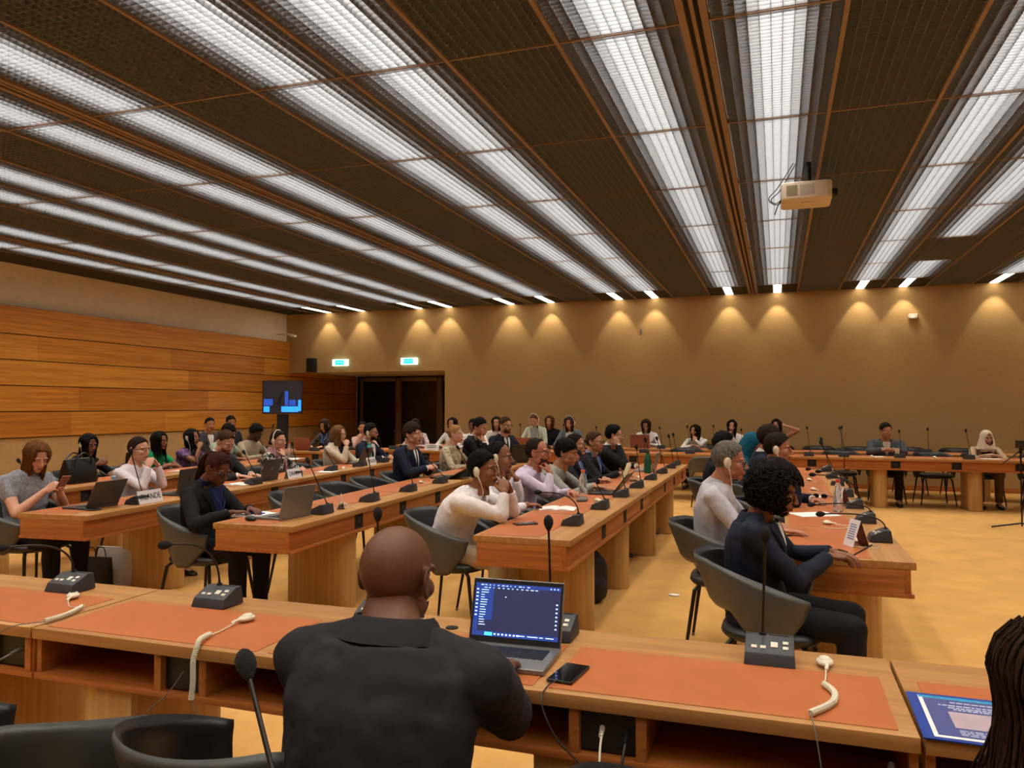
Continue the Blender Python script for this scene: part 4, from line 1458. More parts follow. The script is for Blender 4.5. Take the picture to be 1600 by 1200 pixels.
# nearest man
person('bald man in charcoal suit seen from behind, typing on an open laptop', (-.855, 1.66, 1.115), 0, True, '#6b4632', ('bald', '#100c0a'),
       ('suit', '#2b2a2d'), '#17171b', pose=(('at', (.085, .545, .803), (.6, -.5, -.8), (-.10, .9, -.12), (.1, .2, 1), 'flat'), ('at', (-.10, .40, .80), (-.5, -.5, -1), (.15, 1, -.2), (0, .2, 1), 'flat')),
       hy=-5, hp=-6, neckw=1.17, b=1.2, near=True, beard='#14100e', neck=.052, drop=.10, headx=-.036, chairlabel='black armchair almost hidden behind the bald man in the charcoal suit', headscale=1.04, lean=.10)
# hair at right edge
person('person with long dark wavy hair at the right edge, seen from behind', (.44, 1.46, 1.075), 6, False, '#a87a5c', ('long', '#3a291d', .44, .034, .040), ('sweater', '#16141a'), '#17171b', pose=('rest', 'rest'), near=True, headscale=1.0, chairlabel='black armchair carrying the person with long wavy hair')
# centre row (D)
person('man in white shirt with hands at his mouth, nearest at the centre desk row', (-1.90, 4.94, 1.085), X_, True, '#8a5a3c', ('quiff', '#15110f'), ('shirt', '#e4dede', clothmat('#e4dede', bump=.5)), '#a5967f', pose=('mouth', 'mouth'), hy=-6, hp=6, near=True, ear='R', b=1.12, shoe='#2a211a', chairlabel='black armchair of the man in the white shirt')
person('man in white shirt with thinning hair, partly hidden behind the nearest man', (-2.03, 5.62, 1.13), X_, True, '#8f6044', ('receding', '#1d1613'), ('shirt', '#e6e2e6'), '#2a2a30', pose=('rest', 'chin'), ear='R', hy=5, near=True, chairlabel='black armchair behind the man in the white shirt')
person('man with glasses in pale lilac shirt, fist against his chin', (-1.95, 6.15 + .22, 1.125), X_, True, '#b5765a', ('receding', '#2a1d18'), ('shirt', '#cfc4da'), '#3a4358', pose=('chin', 'rest'), glasses='#1a1614', near=True, hp=4, hr=0, beard='#4a2c20')
person('young person with thick dark hair and grey top, looking at a laptop', (-1.85, 6.95, 1.09), X_, True, '#b07a58', ('thick', '#17120f'), ('sweater', '#8f9088'), '#2a2a30', pose=('type', 'rest'), hp=-6, near=True)
person('woman with dark pinned hair in black and white jacket, beside the cream book', (-1.95, 7.70, 1.125), X_, False, '#b98263', ('bun', '#1b1412', .02), ('blazer', '#1c1b1f', clothmat('#1c1b1f'), '#9aa4c8'), '#1c1b1f', pose=('rest', 'rest'), hp=6, near=True, glasses='#6a5c52', lanyard='#4a68b8')
person('woman with brown hair and glasses in black jacket, left of the cheek-resting man', (-1.90, 8.36, 1.13), X_, False, '#b98768', ('ponytail', '#4a3424', .2, .0), ('blazer', '#1d1c20', clothmat('#1d1c20'), '#8e98c0'), '#1c1b1f', pose=('type', 'rest'), hy=-18, glasses='#3a302a', lanyard='#3f5fa8')
person('man in black suit resting his cheek on his hand, far end of the centre row', (-1.90, 9.42, 1.165), X_, True, '#b88a6c', ('quiff', '#121010'), ('suit', '#1c1d20'), '#1c1d20', pose=('ear', 'rest'), hy=8, b=1.05)
# right row (E)
person('woman with curly dark hair in navy blazer writing, nearest on the right desk row', (-.01, 3.98, 1.11), X_ - 4, False, '#8a5b40', ('curly', '#1c1412'), ('blazer', '#222838', clothmat('#222838')), '#17171c', pose=(('at', (-.08, .33, .80), (.7, -.4, -.6), (-.5, .8, -.1), (0, .1, 1), 'rest'), ('at', (-.22, .35, .795), (-.8, -.4, -.5), (.3, .9, -.1), (0, .1, 1), 'rest')), hp=-14, near=True, b=1.1, chairlabel='black armchair of the woman in the navy blazer')
person('grey-haired man in pale grey shirt with an earpiece and glasses', (-.29, 5.06, 1.175), X_, True, '#b3795c', ('short', '#6e675f'), ('shirt', '#b9b6bd', clothmat('#b9b6bd', bump=.5)), '#2b2b32', pose=('flat', 'rest'), ear='R', glasses='#2a2420', near=True, b=1.06, hp=-4, chairlabel='black armchair of the grey-haired man')
person('man in dark navy suit with an earpiece, hand to his face, right desk row', (.0, 6.45, 1.185), X_, True, '#a87054', ('short', '#241b17'), ('suit', '#1b2030'), '#1b1d26', pose=('chin', 'rest'), ear='R', hy=-6, near=True, b=1.08)
person('man with dark brown hair, mostly hidden behind the navy-suited man', (-.07, 7.7, 1.215), X_, True, '#a87054', ('thick', '#2a1e18'), ('suit', '#20242f'), '#1b1d26', pose=('clasp', 'clasp'), hy=0)
person('bearded young man in dark suit, left of the teal headscarf', (-.50, 8.0, 1.13), X_, True, '#8e5f44', ('afro', '#14110f'), ('suit', '#1e2028'), '#1b1d26', pose=('rest', 'rest'), beard='#17120f', hy=8)
person('woman in teal headscarf leaning forward, right desk row', (-.27, 8.75, 1.12), X_, False, '#a87858', ('hijab', '#14566b'), ('sweater', '#155a70', clothmat('#155a70')), '#1b1d26', pose=('rest', 'rest'), hp=-30, hy=-20)
# second row (C)
person('woman with braided ponytail and glasses in black blazer, reading papers', (-3.80, 4.58, 1.075), X_, False, '#6b4230', ('braids', '#3c1f16'), ('blazer', '#1a191c', clothmat('#1a191c'), '#26345e'), '#15151a', pose=('rest', ('at', (-.02, .40, .80), (-.7, -.4, -.6), (.3, .9, -.1), (0, 0, 1), 'rest')), hp=-26, hy=-8, near=True, glasses='#2b211c', lanyard='#3a54a0', chairlabel='black armchair of the woman with braided ponytail', facedown=.003)
person('young man in navy suit and black tie, profile, middle of second row', (-3.80, 7.72, 1.215), X_, True, '#c99577', ('thick', '#33231a'), ('suit', '#1b2236'), '#171a26', pose=('clasp', 'clasp'), tie='#121318', hy=-4, near=True)
person('person with fair hair in a bun and beige camouflage top', (-3.85, 9.04, 1.165), X_, False, '#cfa184', ('bun', '#9c7448', .04), ('sweater', '#a89a7c', stripe_mat('beige_camouflage', '#b5a98e', '#8b7d60', 14)), '#3a3a34', pose=('rest', 'rest'))
person('man with dark quiff in black suit, chin on his fist', (-3.80, 9.75, 1.235), X_, True, '#b98668', ('quiff', '#15110f'), ('suit', '#18181c'), '#18181c', pose=('chin', 'rest'), hp=-12, hy=-12)
person('bearded man with glasses in dark suit behind the black laptop', (-3.80, 10.79, 1.235), X_ - 30, True, '#b98668', ('quiff', '#4a3420'), ('suit', '#1d2026'), '#18181c', pose=('type', 'type'), glasses='#2a221c', beard='#4a3020', tie='#23304e', hy=0)
# first row (A)
P_PHONE = person('woman with long brown hair in grey T-shirt, looking at her phone', (-5.45, 4.51, 1.13), X_, False, '#d8a48c', ('long', '#6b4526', .24), ('tshirt', '#868a94', marl), '#141418', pose=('phone', 'phone'), hp=-24, hy=-14, near=True, ear=None, facedown=.004, b=1.12, chairlabel='black armchair of the woman in grey T-shirt')
person('woman with glasses in white lace blouse, hands clasped at her chin', (-5.50, 5.58, 1.125), X_, False, '#cf9c80', ('ponytail', '#2c1c16', .16, -.04, -.12), ('sweater', '#ddd6dc', clothmat('#ddd6dc', bump=.8, var=.12, scale=90)), '#1a2620', pose=('mouth', 'mouth'), glasses='#2a1f1a', near=True, hp=2)
person('bearded man with glasses in dark jacket, typing behind a laptop', (-5.55, 6.81, 1.14), X_, True, '#cf9a7e', ('short', '#4a3222'), ('suit', '#2c2e32'), '#1a1a1e', pose=('type', 'type'), hp=-24, hy=-16, glasses='#1c1816', beard='#7a4a2c', near=True)
person('woman in zebra-print blouse, pink scarf and headphones', (-5.60, 7.80, 1.115), X_, False, '#cf9a7e', ('bun', '#2a1b16', -.03), ('sweater', '#888888', zebra), '#1a1a1e', pose=('chin', 'rest'), ear='B', scarf='#b88a8e', near=True, hy=-6)
person('woman with long fair-brown hair in cream blazer, hand at her mouth', (-5.60, 9.14, 1.145), X_, False, '#d8a88c', ('long', '#7a5636', .20), ('blazer', '#cfc2ac', clothmat('#cfc2ac'), '#1c2036'), '#1a1a1e', pose=('mouth', 'rest'), glasses='#8a6a50', hy=-8)
person('man with glasses and earpiece in navy suit, beside the ESPAGNE card', (-5.60, 10.01, 1.14), X_, True, '#b57e5e', ('quiff', '#16120f'), ('suit', '#1b2236'), '#171a26', pose=('rest', 'rest'), glasses='#1a1614', ear='R', beard='#1f1814')
# leftmost row (0)
person('woman with long dark hair and earpiece in black, behind the handbag', (-7.30, 6.68, 1.095), X_, False, '#7a4e38', ('long', '#14100e', .22), ('sweater', '#17171b'), '#15151a', pose=('phone', 'rest'), ear='R', hy=-10, hp=-8)
person('woman in green top with long black hair, leftmost desk row', (-7.40, 7.84, 1.085), X_, False, '#8e5e44', ('long', '#14100e', .24), ('tshirt', '#1f9a62'), '#15151a', pose=('rest', 'folded'), hy=4)
person('woman in violet printed blouse drinking, earpiece on, blue lanyard', (-7.40, 8.41, 1.105), X_, False, '#9a6a4e', ('long', '#14100e', .22), ('tshirt', '#5c4070', violet), '#15151a', pose=('mouth', 'rest'), ear='R', lanyard='#5a90d8', hp=8)
person('person in pale green shirt bent down behind the glasses man', (-7.45, 9.2, 1.14), X_, True, '#8e5e44', ('thick', '#14110f'), ('tshirt', '#9aa890'), '#2a2a2e', pose=('rest', 'rest'), hp=-20)
person('man with short black curls and beige jumper, looking down', (-7.40, 9.75, 1.12), X_, True, '#4f3428', ('afro', '#110e0d'), ('sweater', '#a3957f'), '#2a2a2e', pose=('rest', 'rest'), hp=-28, hy=-10)
person('man in grey suit against the wood boards, left of two', (-9.3, 11.0, 1.20), X_ - 20, True, '#a87454', ('short', '#1a1512'), ('suit', '#46464a'), '#2a2a2e', pose=('lap', 'lap'), hy=-10)
person('man in dark suit against the wood boards, right of two', (-9.3, 11.55, 1.22), X_ - 20, True, '#a87454', ('quiff', '#1a1512'), ('suit', '#2a2c34'), '#2a2a2e', pose=('lap', 'lap'), hy=-20)
# far cross rows, facing the camera side (-Y)
B_ = 180
person('woman with lanyard in dark printed top behind the rosy laptop', (-7.81, 12.25, 1.17), B_, False, '#c69476', ('long', '#3a281e', .14), ('sweater', '#2a2630', darkprint), '#1a1a1e', pose=('type', 'type'), lanyard='#4d8fd6', hp=-18)
person('woman in pale pink top before the dark alcove doors', (-7.05, 12.3, 1.13), B_ + 25, False, '#b98468', ('bun', '#1b1412', .0), ('sweater', '#d0a79c'), '#1a1a1e', pose=('chin', 'rest'), chairlabel='armchair of the woman in pale pink top')
person('woman in floral blouse with long dark hair, right of the alcove doors', (-6.45, 13.2, 1.17), B_ + 10, False, '#b98468', ('long', '#201613', .16), ('sweater', '#c8b4ac', floral), '#1a1a1e', pose=('chin', 'rest'))
person('woman in white with dark hair, beside the alcove corner', (-5.80, 13.45, 1.195), B_, False, '#b98468', ('long', '#1b1412', .14), ('sweater', '#ddd8d2'), '#1a1a1e', pose=('rest', 'chin'))
person('man with black hair in white shirt, right of the alcove corner', (-5.28, 13.2, 1.16), B_ + 10, True, '#7a5038', ('quiff', '#14110f'), ('shirt', '#e2dedc'), '#1a1a1e', pose=('rest', 'rest'))
person('woman with long dark wavy hair and cream top behind the bearded man', (-4.93, 13.5, 1.215), B_ + 10, False, '#c08e74', ('long', '#241915', .16), ('tshirt', '#cfc4b8'), '#1a1a1e', pose=('clasp', 'clasp'))
person('person in pale green shirt with blue lanyard and headset, by back wall', (-4.22, 13.55, 1.27), B_, False, '#c69476', ('bun', '#5a4230', -.02), ('sweater', '#b4b6a2'), '#1a1a1e', pose=('type', 'type'), ear='B', hp=-22, lanyard='#3c60b0')
person('woman in black half hidden behind the pale green shirt', (-4.33, 14.95, 1.215), B_, False, '#c69476', ('long', '#5a3420', .14), ('sweater', '#17171b'), '#1a1a1e', pose=('lap', 'lap'))
person('woman in grey jacket with headphones over long brown hair', (-3.55, 13.55, 1.225), B_, False, '#c69476', ('long', '#3c2a20', .18), ('blazer', '#5b6068', clothmat('#5b6068'), '#c8c4c0'), '#1a1a1e', pose=('type', 'type'), ear='B', hp=-14)
person('woman with glasses in white top behind a rosy laptop, back wall', (-2.40, 14.95, 1.155), B_, False, '#c69476', ('long', '#33231b', .16), ('sweater', '#e0dcd8'), '#1a1a1e', pose=('type', 'type'), glasses='#2a2220', hp=-18)
person('woman in white top with long dark hair, hand on chin, by back wall', (-1.47, 14.9, 1.06), B_ - 10, False, '#b98468', ('long', '#17110f', .20), ('sweater', '#dedad4'), '#1a1a1e', pose=('folded', 'chin'), hy=-18)
person('woman in white T-shirt with long straight black hair, by back wall', (-.80, 14.9, 1.155), B_, False, '#c69476', ('long', '#14100e', .24), ('tshirt', '#e6e2de'), '#1a1a1e', pose=('chin', 'rest'))
person('woman in sleeveless top with one arm raised to her head', (-.02, 14.9, 1.175), B_ - 10, False, '#b98468', ('long', '#1d1512', .14), ('sleeveless', '#2a2a30'), '#1a1a1e', pose=('rest', 'back'), hr=8)
person('man in grey suit with clasped hands, behind the far cross desk', (1.61, 13.45, 1.13), B_, True, '#a8755a', ('quiff', '#1f1815'), ('suit', '#4b4e52', clothmat('#4b4e52'), '#c6b49c'), '#1d1a1a', pose=('clasp', 'clasp'), hy=24, b=1.15, near=True, chairlabel='armchair of the man in grey suit')
person('woman in pale headscarf and beige jacket, far right', (2.98, 13.4, 1.04), B_, False, '#a87a5e', ('hijab', '#cdbfa8'), ('blazer', '#b59a7c', clothmat('#b59a7c'), '#3a3030'), '#6a5644', pose=('folded', 'folded'), hy=12, near=True, chairlabel='armchair of the woman in pale headscarf')
print('people', round(_t.time() - _t0, 1))
# ------------------------------------------------------------------ things on the desks
TZ = .7525
def laptop(x, y, rz, m, tilt, label, w=.32, d=.22, lit=False, z=TZ, lidh=None, logo=None, scr='#0d1020'):
    r = empty('laptop', label, 'laptop', (x, y, z), rz, 'open laptops')
    put('base', MB().box((-w / 2, -d / 2, 0), (w / 2, d / 2, .016)), m, r, bevel=.005, seg=3)
    kb = MB()
    for i in range(5):
        n = 13
        for k in range(n):
            kw = (w - .05) / n
            kb.box((-w / 2 + .025 + k * kw + .001, d / 2 - .035 - (i + 1) * .0185, .016), (-w / 2 + .025 + (k + 1) * kw - .001, d / 2 - .035 - i * .0185 - .003, .0178))
    put('keyboard', kb, M['blacklap'], r)
    put('touchpad', MB().box((-.05, -d / 2 + .012, .016), (.05, -d / 2 + .072, .0164)), M['lead'] if m is not M['blacklap'] else M['black'], r)
    t = math.radians(tilt)
    lh = lidh or d * .97
    # lid in its own tilted frame
    lid = link('lid', mesh_of('lid', *(lambda q: (q.v, q.f))(MB().box((-w / 2, -.004, 0), (w / 2, .004, lh))), [m], None, False), r, (0, d / 2 - .004, .014), (-t, 0, 0))
    bmv = lid.modifiers.new('b', 'BEVEL'); bmv.width = .003; bmv.segments = 2
    put('bezel', MB().box((-w / 2 + .003, -.0052, .003), (w / 2 - .003, -.0036, lh - .003)), M['black'], lid)
    if lit:
        sm_ = emis('screen_dark_blue', '#161a35', 1.6)
        put('screen', MB().box((-w / 2 + .010, -.0060, .020), (w / 2 - .010, -.0050, lh - .016)), sm_, lid)
        u = MB(); u2 = MB(); u3 = MB()
        X0, X1, Z0, Z1 = -w / 2 + .010, w / 2 - .010, .020, lh - .016
        def ur(q, xa, xb, za, zb, k=0): q.box((X0 + (X1 - X0) * xa, -.0066 - k * .0003, Z0 + (Z1 - Z0) * za), (X0 + (X1 - X0) * xb, -.0058, Z0 + (Z1 - Z0) * zb))
        ur(u, 0, .055, .09, 1); ur(u, 0, 1, 0, .085); ur(u, .0, 1, .93, 1); ur(u, .0, .22, .30, .93)
        rr = random.Random(2)
        for k in range(8): ur(u2, .015, .04, .86 - k * .07, .885 - k * .07, 1)
        for k in range(15): ur(u2, .07, .07 + rr.uniform(.04, .09), .86 - k * .047, .872 - k * .047, 1)
        for k in range(12):
            ur(u2, .06 + k * .05, .06 + k * .05 + rr.uniform(.01, .035), .955, .970, 1)
            ur(u2, .10 + k * .055, .10 + k * .055 + rr.uniform(.01, .04), .905, .918, 1)
        for k in range(3): ur(u2, .88 + .04 * k, .895 + .04 * k, .95, .97, 1)
        for k in range(7): ur(u2, .955, .975, .66 - k * .075, .685 - k * .075, 1)
        for k in range(7): ur(u2, .26 + k * .045, .282 + k * .045, .03, .06, 1)
        for a, bb in ((.52, .62), (.65, .77), (.79, .83), (.86, .95)): ur(u2, a, bb, .04, .055, 1)
        ur(u3, .15, .24, .012, .075, 1)
        ur(u2, .36, .372, .74, .76, 1)
        put('window_chrome', u, emis('screen_navy_chrome', '#132a66', 1.6), lid)
        put('screen_text', u2, emis('screen_pale_text', '#a8c4ff', 1.8), lid)
        put('search_box', u3, emis('screen_cyan', '#39b4e6', 2.0), lid)
    if logo:
        put('logo', MB().tube([(0, .0042, lh * .55), (0, .0052, lh * .55)], .016, 14), logo, lid)
    return r
laptop(-.792, 2.235, .03, M['silver'], 17, 'open silver laptop with a dark blue screen, nearest on the foreground desk', w=.305, d=.215, lit=True, lidh=.200)
def onrow(R, s, w_): x, y = rowpt(R[0], R[1], R[2], s, w_); return x, y, -R90 + R[2]
x, y, a = onrow(RA, .40, .34); laptop(x, y, a, M['darklap'], 25, 'grey-brown open laptop in front of the woman in grey T-shirt')
x, y, a = onrow(RA, 1.32, .30); laptop(x, y, a + .1, M['darklap'], 8, 'dark grey open laptop right of the IRLANDE card, before the lace blouse', logo=M['black'])
x, y, a = onrow(RA, 2.62, .30); laptop(x, y, a, M['darklap'], 14, 'brownish open laptop left of the CANADA card', logo=M['silver'])
x, y, a = onrow(RA, 5.05, .40); laptop(x, y, a, M['darklap'], 20, 'grey laptop of the navy-suited man, above the ESPAGNE card')
x, y, a = onrow(RC, .36, .30); laptop(x, y, a - .15, M['silver'], 12, 'open silver laptop before the woman with braided ponytail')
x, y, a = onrow(RC, 3.45, .30); laptop(x, y, a, M['blacklap'], 62, 'black laptop lying half open under the hands of the young navy-suited man')
laptop(-1.46, 6.78, -R90, M['blacklap'], 38, 'dark laptop tilted far back on the centre desk row, by the water bottle')
laptop(-1.50, 9.25, -R90, M['silver'], 15, 'silver laptop beyond the green bottle on the centre row')
laptop(-3.42, 10.1, -R90 - .55, M['blacklap'], 12, 'large black laptop in front of the bearded man with glasses', w=.38, d=.25)
laptop(-7.85, 11.76, math.pi, M['rosylap'], 18, 'rosy laptop on the far left cross desk, before the lanyard woman')
laptop(-4.22, 13.06, math.pi, M['rosylap'], 14, 'rosy laptop before the person in pale green shirt')
laptop(-2.40, 14.40, math.pi, M['rosylap'], 14, 'rosy laptop on the rear cross desk before the woman with glasses', w=.36, d=.25)

def textmesh(s, size, m, name='lettering', depth=.0006, font_scale=1.0, align='CENTER'):
    c = bpy.data.curves.new('txt', 'FONT'); c.body = s; c.size = size; c.align_x = align; c.align_y = 'CENTER'; c.extrude = depth
    o = bpy.data.objects.new('txt', c); COL.objects.link(o)
    dg = bpy.context.evaluated_depsgraph_get()
    me = bpy.data.meshes.new_from_object(o.evaluated_get(dg)); me.materials.clear(); me.materials.append(m)
    bpy.data.objects.remove(o); bpy.data.curves.remove(c)
    me.name = name
    return me
def card(x, y, rz, text, label, w=.27, h=.105, m=None, strokes=False, z=TZ):
    r = empty('name_card', label, 'name card', (x, y, z), rz, 'name cards')
    th = math.radians(16)
    dy = h * math.sin(th); hz = h * math.cos(th)
    mb = MB()
    for s in (-1, 1):
        a = (s * dy, 0); b_ = (0, hz)
        V = [(-w / 2, s * dy, 0), (w / 2, s * dy, 0), (w / 2, 0, hz), (-w / 2, 0, hz), (-w / 2, s * dy - s * .0012, 0), (w / 2, s * dy - s * .0012, 0), (w / 2, 0, hz - .0016), (-w / 2, 0, hz - .0016)]
        mb.add(V, [(0, 1, 2, 3), (7, 6, 5, 4), (0, 4, 5, 1), (2, 6, 7, 3), (1, 5, 6, 2), (0, 3, 7, 4)])
    put('card', mb, m or M['card'], r)
    if text:
        me = textmesh(text, h * .62 * (1 if len(text) < 8 else .95), M['ink'])
        o = link('lettering', me, r, (0, -dy * .5 - .0012, hz * .5), (math.pi / 2 - th, 0, 0))
        o.scale = (min(1.0, (w * .86) / max(.01, o.dimensions.x if o.dimensions.x else w)),) * 3 if False else (1, 1, 1)
        bb = [v.co.x for v in me.vertices]; wd = max(bb) - min(bb)
        o.scale = (w * .84 / wd, 1.0, 1)
    if strokes:
        q = MB(); rr = random.Random(4)
        for row in range(2):
            xx = -w * .36
            while xx < w * .34:
                ww = rr.uniform(.006, .018); q.box((xx, -.0006, -.008 + .026 - row * .03), (xx + ww, .0006, .008 + .026 - row * .03)); xx += ww + .005
        put('printed_lines', q, M['ink'], r, loc=(0, -dy * .5 - .0014, hz * .5), rot=(-th, 0, 0))
    return r
for s, w_, t, lb in [(.62, .10, 'IRLANDE', 'white folded name card reading IRLANDE'), (2.85, .10, 'CANADA', 'white folded name card reading CANADA'), (4.78, .10, 'ESPAGNE', 'white folded name card reading ESPAGNE')]:
    x, y = rowpt(RA[0], RA[1], RA[2], s + (.12 if t == 'IRLANDE' else .08), w_); card(x, y, R90 + RA[2], t, lb)
card(-5.75, 12.44, 0, None, 'white name card with faint lettering on the desk before the alcove', strokes=True)
x, y, a = onrow(RC, .92, .16); card(x, y, a + .5, None, 'pinkish folded card seen from behind, next to the open silver laptop', w=.22, m=mat('pinkish_card', '#d9b4a8', .6, .03))
def standcard(x, y, rz, label):
    r = empty('badge_card', label, 'name card', (x, y, TZ), rz, 'name cards')
    t = math.radians(18); w, h = .105, .15
    put('card', MB().box((-w / 2, -.001, 0), (w / 2, .001, h)), M['card'], r, rot=(-t, 0, 0))
    put('card_back', MB().box((-w / 2, -.001, 0), (w / 2, .001, h * .98)), mat('dark_card_back', '#5a2a20', .5, .05), r, rot=(t, 0, 0), loc=(0, 2 * h * math.sin(t), 0))
    q = MB(); rr = random.Random(8)
    for row in range(7):
        xx = -w * .30
        while xx < w * .26:
            ww = rr.uniform(.004, .012); q.box((xx, -.0018, .118 - row * .013), (xx + ww, -.0009, .124 - row * .013)); xx += ww + .003
    put('printed_lines', q, mat('blue_print', '#4a5c9c', .6, .05), r, rot=(-t, 0, 0))
    return r
standcard(.36, 4.66, -R90 + .42, 'small upright card with blue print, nearest end of the right desk row')
standcard(.42, 6.55, -R90 + .42, 'small upright card with blue print, behind the red-capped bottle')

def sheet(name, label, cat, x, y, rz, w, h, t, m, z=TZ, group=None, extra=None):
    o = put(name, MB().box((-w / 2, -h / 2, 0), (w / 2, h / 2, t)), m, loc=(x, y, z), rot=(0, 0, rz), bevel=min(.001, t * .3), seg=1)
    tag(o, label, cat, group)
    return o
x, y, a = onrow(RC, .22, .52)
def notebook(x, y, rz, label, w=.30, h=.21, m=None):
    r = empty('open_notebook', label, 'notebook', (x, y, TZ), rz)
    for s in (-1, 1):
        V = []
        n = 7
        for i in range(n):
            t = i / (n - 1)
            zz = .004 + .012 * math.sin(math.pi * min(1, t * 1.1 + .05)) * (1 - t * .5)
            for yy in (-h / 2, h / 2):
                V += [(s * t * w / 2, yy, zz), (s * t * w / 2, yy, 0)]
        F = []
        for i in range(n - 1):
            b_ = i * 4
            F += [(b_, b_ + 2, b_ + 6, b_ + 4), (b_ + 1, b_ + 5, b_ + 7, b_ + 3), (b_, b_ + 4, b_ + 5, b_ + 1), (b_ + 2, b_ + 3, b_ + 7, b_ + 6)]
        F += [(0, 1, 3, 2), ((n - 1) * 4, (n - 1) * 4 + 2, (n - 1) * 4 + 3, (n - 1) * 4 + 1)]
        put('page_block', MB().add(V, F), m or M['paper'], r)
    return r
notebook(-3.53, 4.60, .3, 'open white notebook under the hand of the woman with braids')
sheet('pen', 'blue pen lying across the open notebook', 'pen', -3.46, 4.57, .2, .13, .009, .008, mat('blue_pen', '#2a3fb0', .4), z=TZ + .017)
notebook(-1.56, 5.62, .1, 'white notebook on the centre desk row before the lilac shirt', w=.26, h=.2)
notebook(-5.02, 6.35, .1, 'white notepad in front of the man typing in glasses', w=.24, h=.2)
notebook(-6.62, 7.45, .2, 'open white notebook on the leftmost desk row by the woman in green', w=.36, h=.24)
notebook(-6.72, 9.6, .2, 'white papers before the man in beige jumper', w=.3, h=.22)
sheet('paper_sheet', 'loose white sheets on the right desk row before the grey-haired man', 'paper', .24, 5.92, .5, .30, .21, .003, M['paper'])
sheet('paper_sheet', 'white papers far along the right desk row', 'paper', .22, 7.1, .2, .28, .20, .003, M['paper'])
sheet('paper_sheet', 'white papers before the woman with clasped hands, edge of the row', 'paper', -4.98, 5.98, .2, .16, .22, .003, M['paper'])
sheet('paper_sheet', 'white papers before the zebra-print blouse', 'paper', -5.02, 7.95, .1, .2, .26, .004, M['paper'])
sheet('paper_sheet', 'small white papers before the grey-suited man', 'paper', 1.45, 13.0, .4, .2, .14, .003, M['paper'])
sheet('paper_sheet', 'white papers before the woman in pale headscarf', 'paper', 2.95, 13.02, .1, .26, .16, .004, M['paper'])
# upright cream book
r = empty('cream_book', 'cream book standing open on the centre desk row', 'book', (-1.52, 7.86, TZ), -R90 + .2)
for s in (-1, 1):
    put('page_block', MB().box((0 if s > 0 else -.15, -.006, 0), (.15 if s > 0 else 0, .006, .20)), mat('cream_pages', '#cfc294', .7), r, rot=(-.35, 0, s * .25), bevel=.002)

# the blue leaflet at the lower right
r = empty('leaflet', 'glossy blue leaflet with a photo, at the lower right corner', 'leaflet', (.50, 2.175, TZ), -.02)
put('folder', MB().box((-.185, -.155, 0), (.19, .155, .003)), mat('blue_folder', '#1b3f9a', .35, .05), r)
put('page', MB().box((-.16, -.142, .003), (.19, .135, .0042)), M['paper'], r)
put('printed_area', MB().box((-.150, -.130, .0042), (.19, .118, .0047)), mat('slate_blue_print', '#4a5490', .3, .05), r)
put('header_band', MB().box((-.158, .120, .0042), (.19, .135, .0047)), mat('cyan_band', '#1c9ccc', .3, .25, 30), r)
put('photo_panel', MB().box((-.105, -.075, .0047), (.03, .030, .0051)), mat('mauve_photo', '#b9a6ae', .35, .08, 20), r)
put('photo_figure', MB().box((.032, -.075, .0047), (.10, .030, .0051)), mat('blue_photo', '#6c7ab8', .35, .5, 60), r)
q = MB()
rr = random.Random(5)
for row, (x0, x1, z0) in enumerate([(-.09, .01, .098), (-.12, .15, .075), (-.10, .14, .060), (-.09, .13, .048)]):
    xx = x0
    while xx < x1:
        ww = rr.uniform(.006, .016); q.box((xx, z0 - .004, .0047), (xx + ww, z0 + .003, .0051)); xx += ww + .003
for row in range(4):
    xx = -.10
    while xx < .13:
        ww = rr.uniform(.006, .02); q.box((xx, -.092 - row * .009, .0047), (xx + ww, -.088 - row * .009, .0050)); xx += ww + .004
put('printed_lines', q, mat('pale_print', '#c9cce0', .4, .03), r)

def phone(x, y, rz, label, w=.075, h=.152, group='phones', z=TZ, m=None):
    r = empty('phone', label, 'phone', (x, y, z), rz, group)
    put('case', MB().box((-w / 2, -h / 2, 0), (w / 2, h / 2, .009)), m or mat('phone_case', '#2a2624', .3, .05), r, bevel=.004, seg=3)
    put('display', MB().box((-w / 2 + .003, -h / 2 + .003, .009), (w / 2 - .003, h / 2 - .003, .0096)), M['glass_black'], r, bevel=.0003, seg=1)
    return r
phone(-.572, 2.168, -.12, 'black phone charging on the near desk, beside the open laptop')
phone(-1.56, 4.82, -.9, 'dark phone by the elbow of the nearest man in white shirt')
phone(.26, 4.42, -1.0, 'dark phone at the near end of the right desk row')
x, y, a = onrow(RA, .26, .22); phone(x, y, a, 'black phone lying next to the grey-brown laptop')
x, y, a = onrow(RA, 1.0, .45)
phone(-1.42, 8.0, .3, 'black phone beside the cream book', m=M['black'])
# phone held by the woman in grey T-shirt
_h, _off, _uy, _root, _f = P_PHONE[1]
_pp = _root + _uy * (_off + .375)
_ph = phone(_pp.x, _pp.y, -R90, 'pinkish phone held in both hands by the woman in grey T-shirt', z=.925, m=mat('rose_case', '#8a5a54', .4))
_ph.rotation_euler = (math.radians(55), 0, -R90)
bpy.context.view_layer.update()
# mouse
mb = MB().ell((0, 0, .012), (.030, .052, .022), 18, 10); mb.v = [(a, b_, max(0, c)) for a, b_, c in mb.v]
tag(put('computer_mouse', mb, M['black'], smooth=True, loc=(-3.36, 4.38, TZ), rot=(0, 0, 1.2)), 'black computer mouse at the near end of the second desk row', 'mouse')
mb = MB().ell((0, 0, .012), (.032, .055, .024), 18, 10); mb.v = [(a, b_, max(0, c)) for a, b_, c in mb.v]
tag(put('computer_mouse', mb, M['lead'], smooth=True, loc=(-1.50, 6.12, TZ), rot=(0, 0, -.8)), 'grey computer mouse on the centre desk row, left of the water bottle', 'mouse')

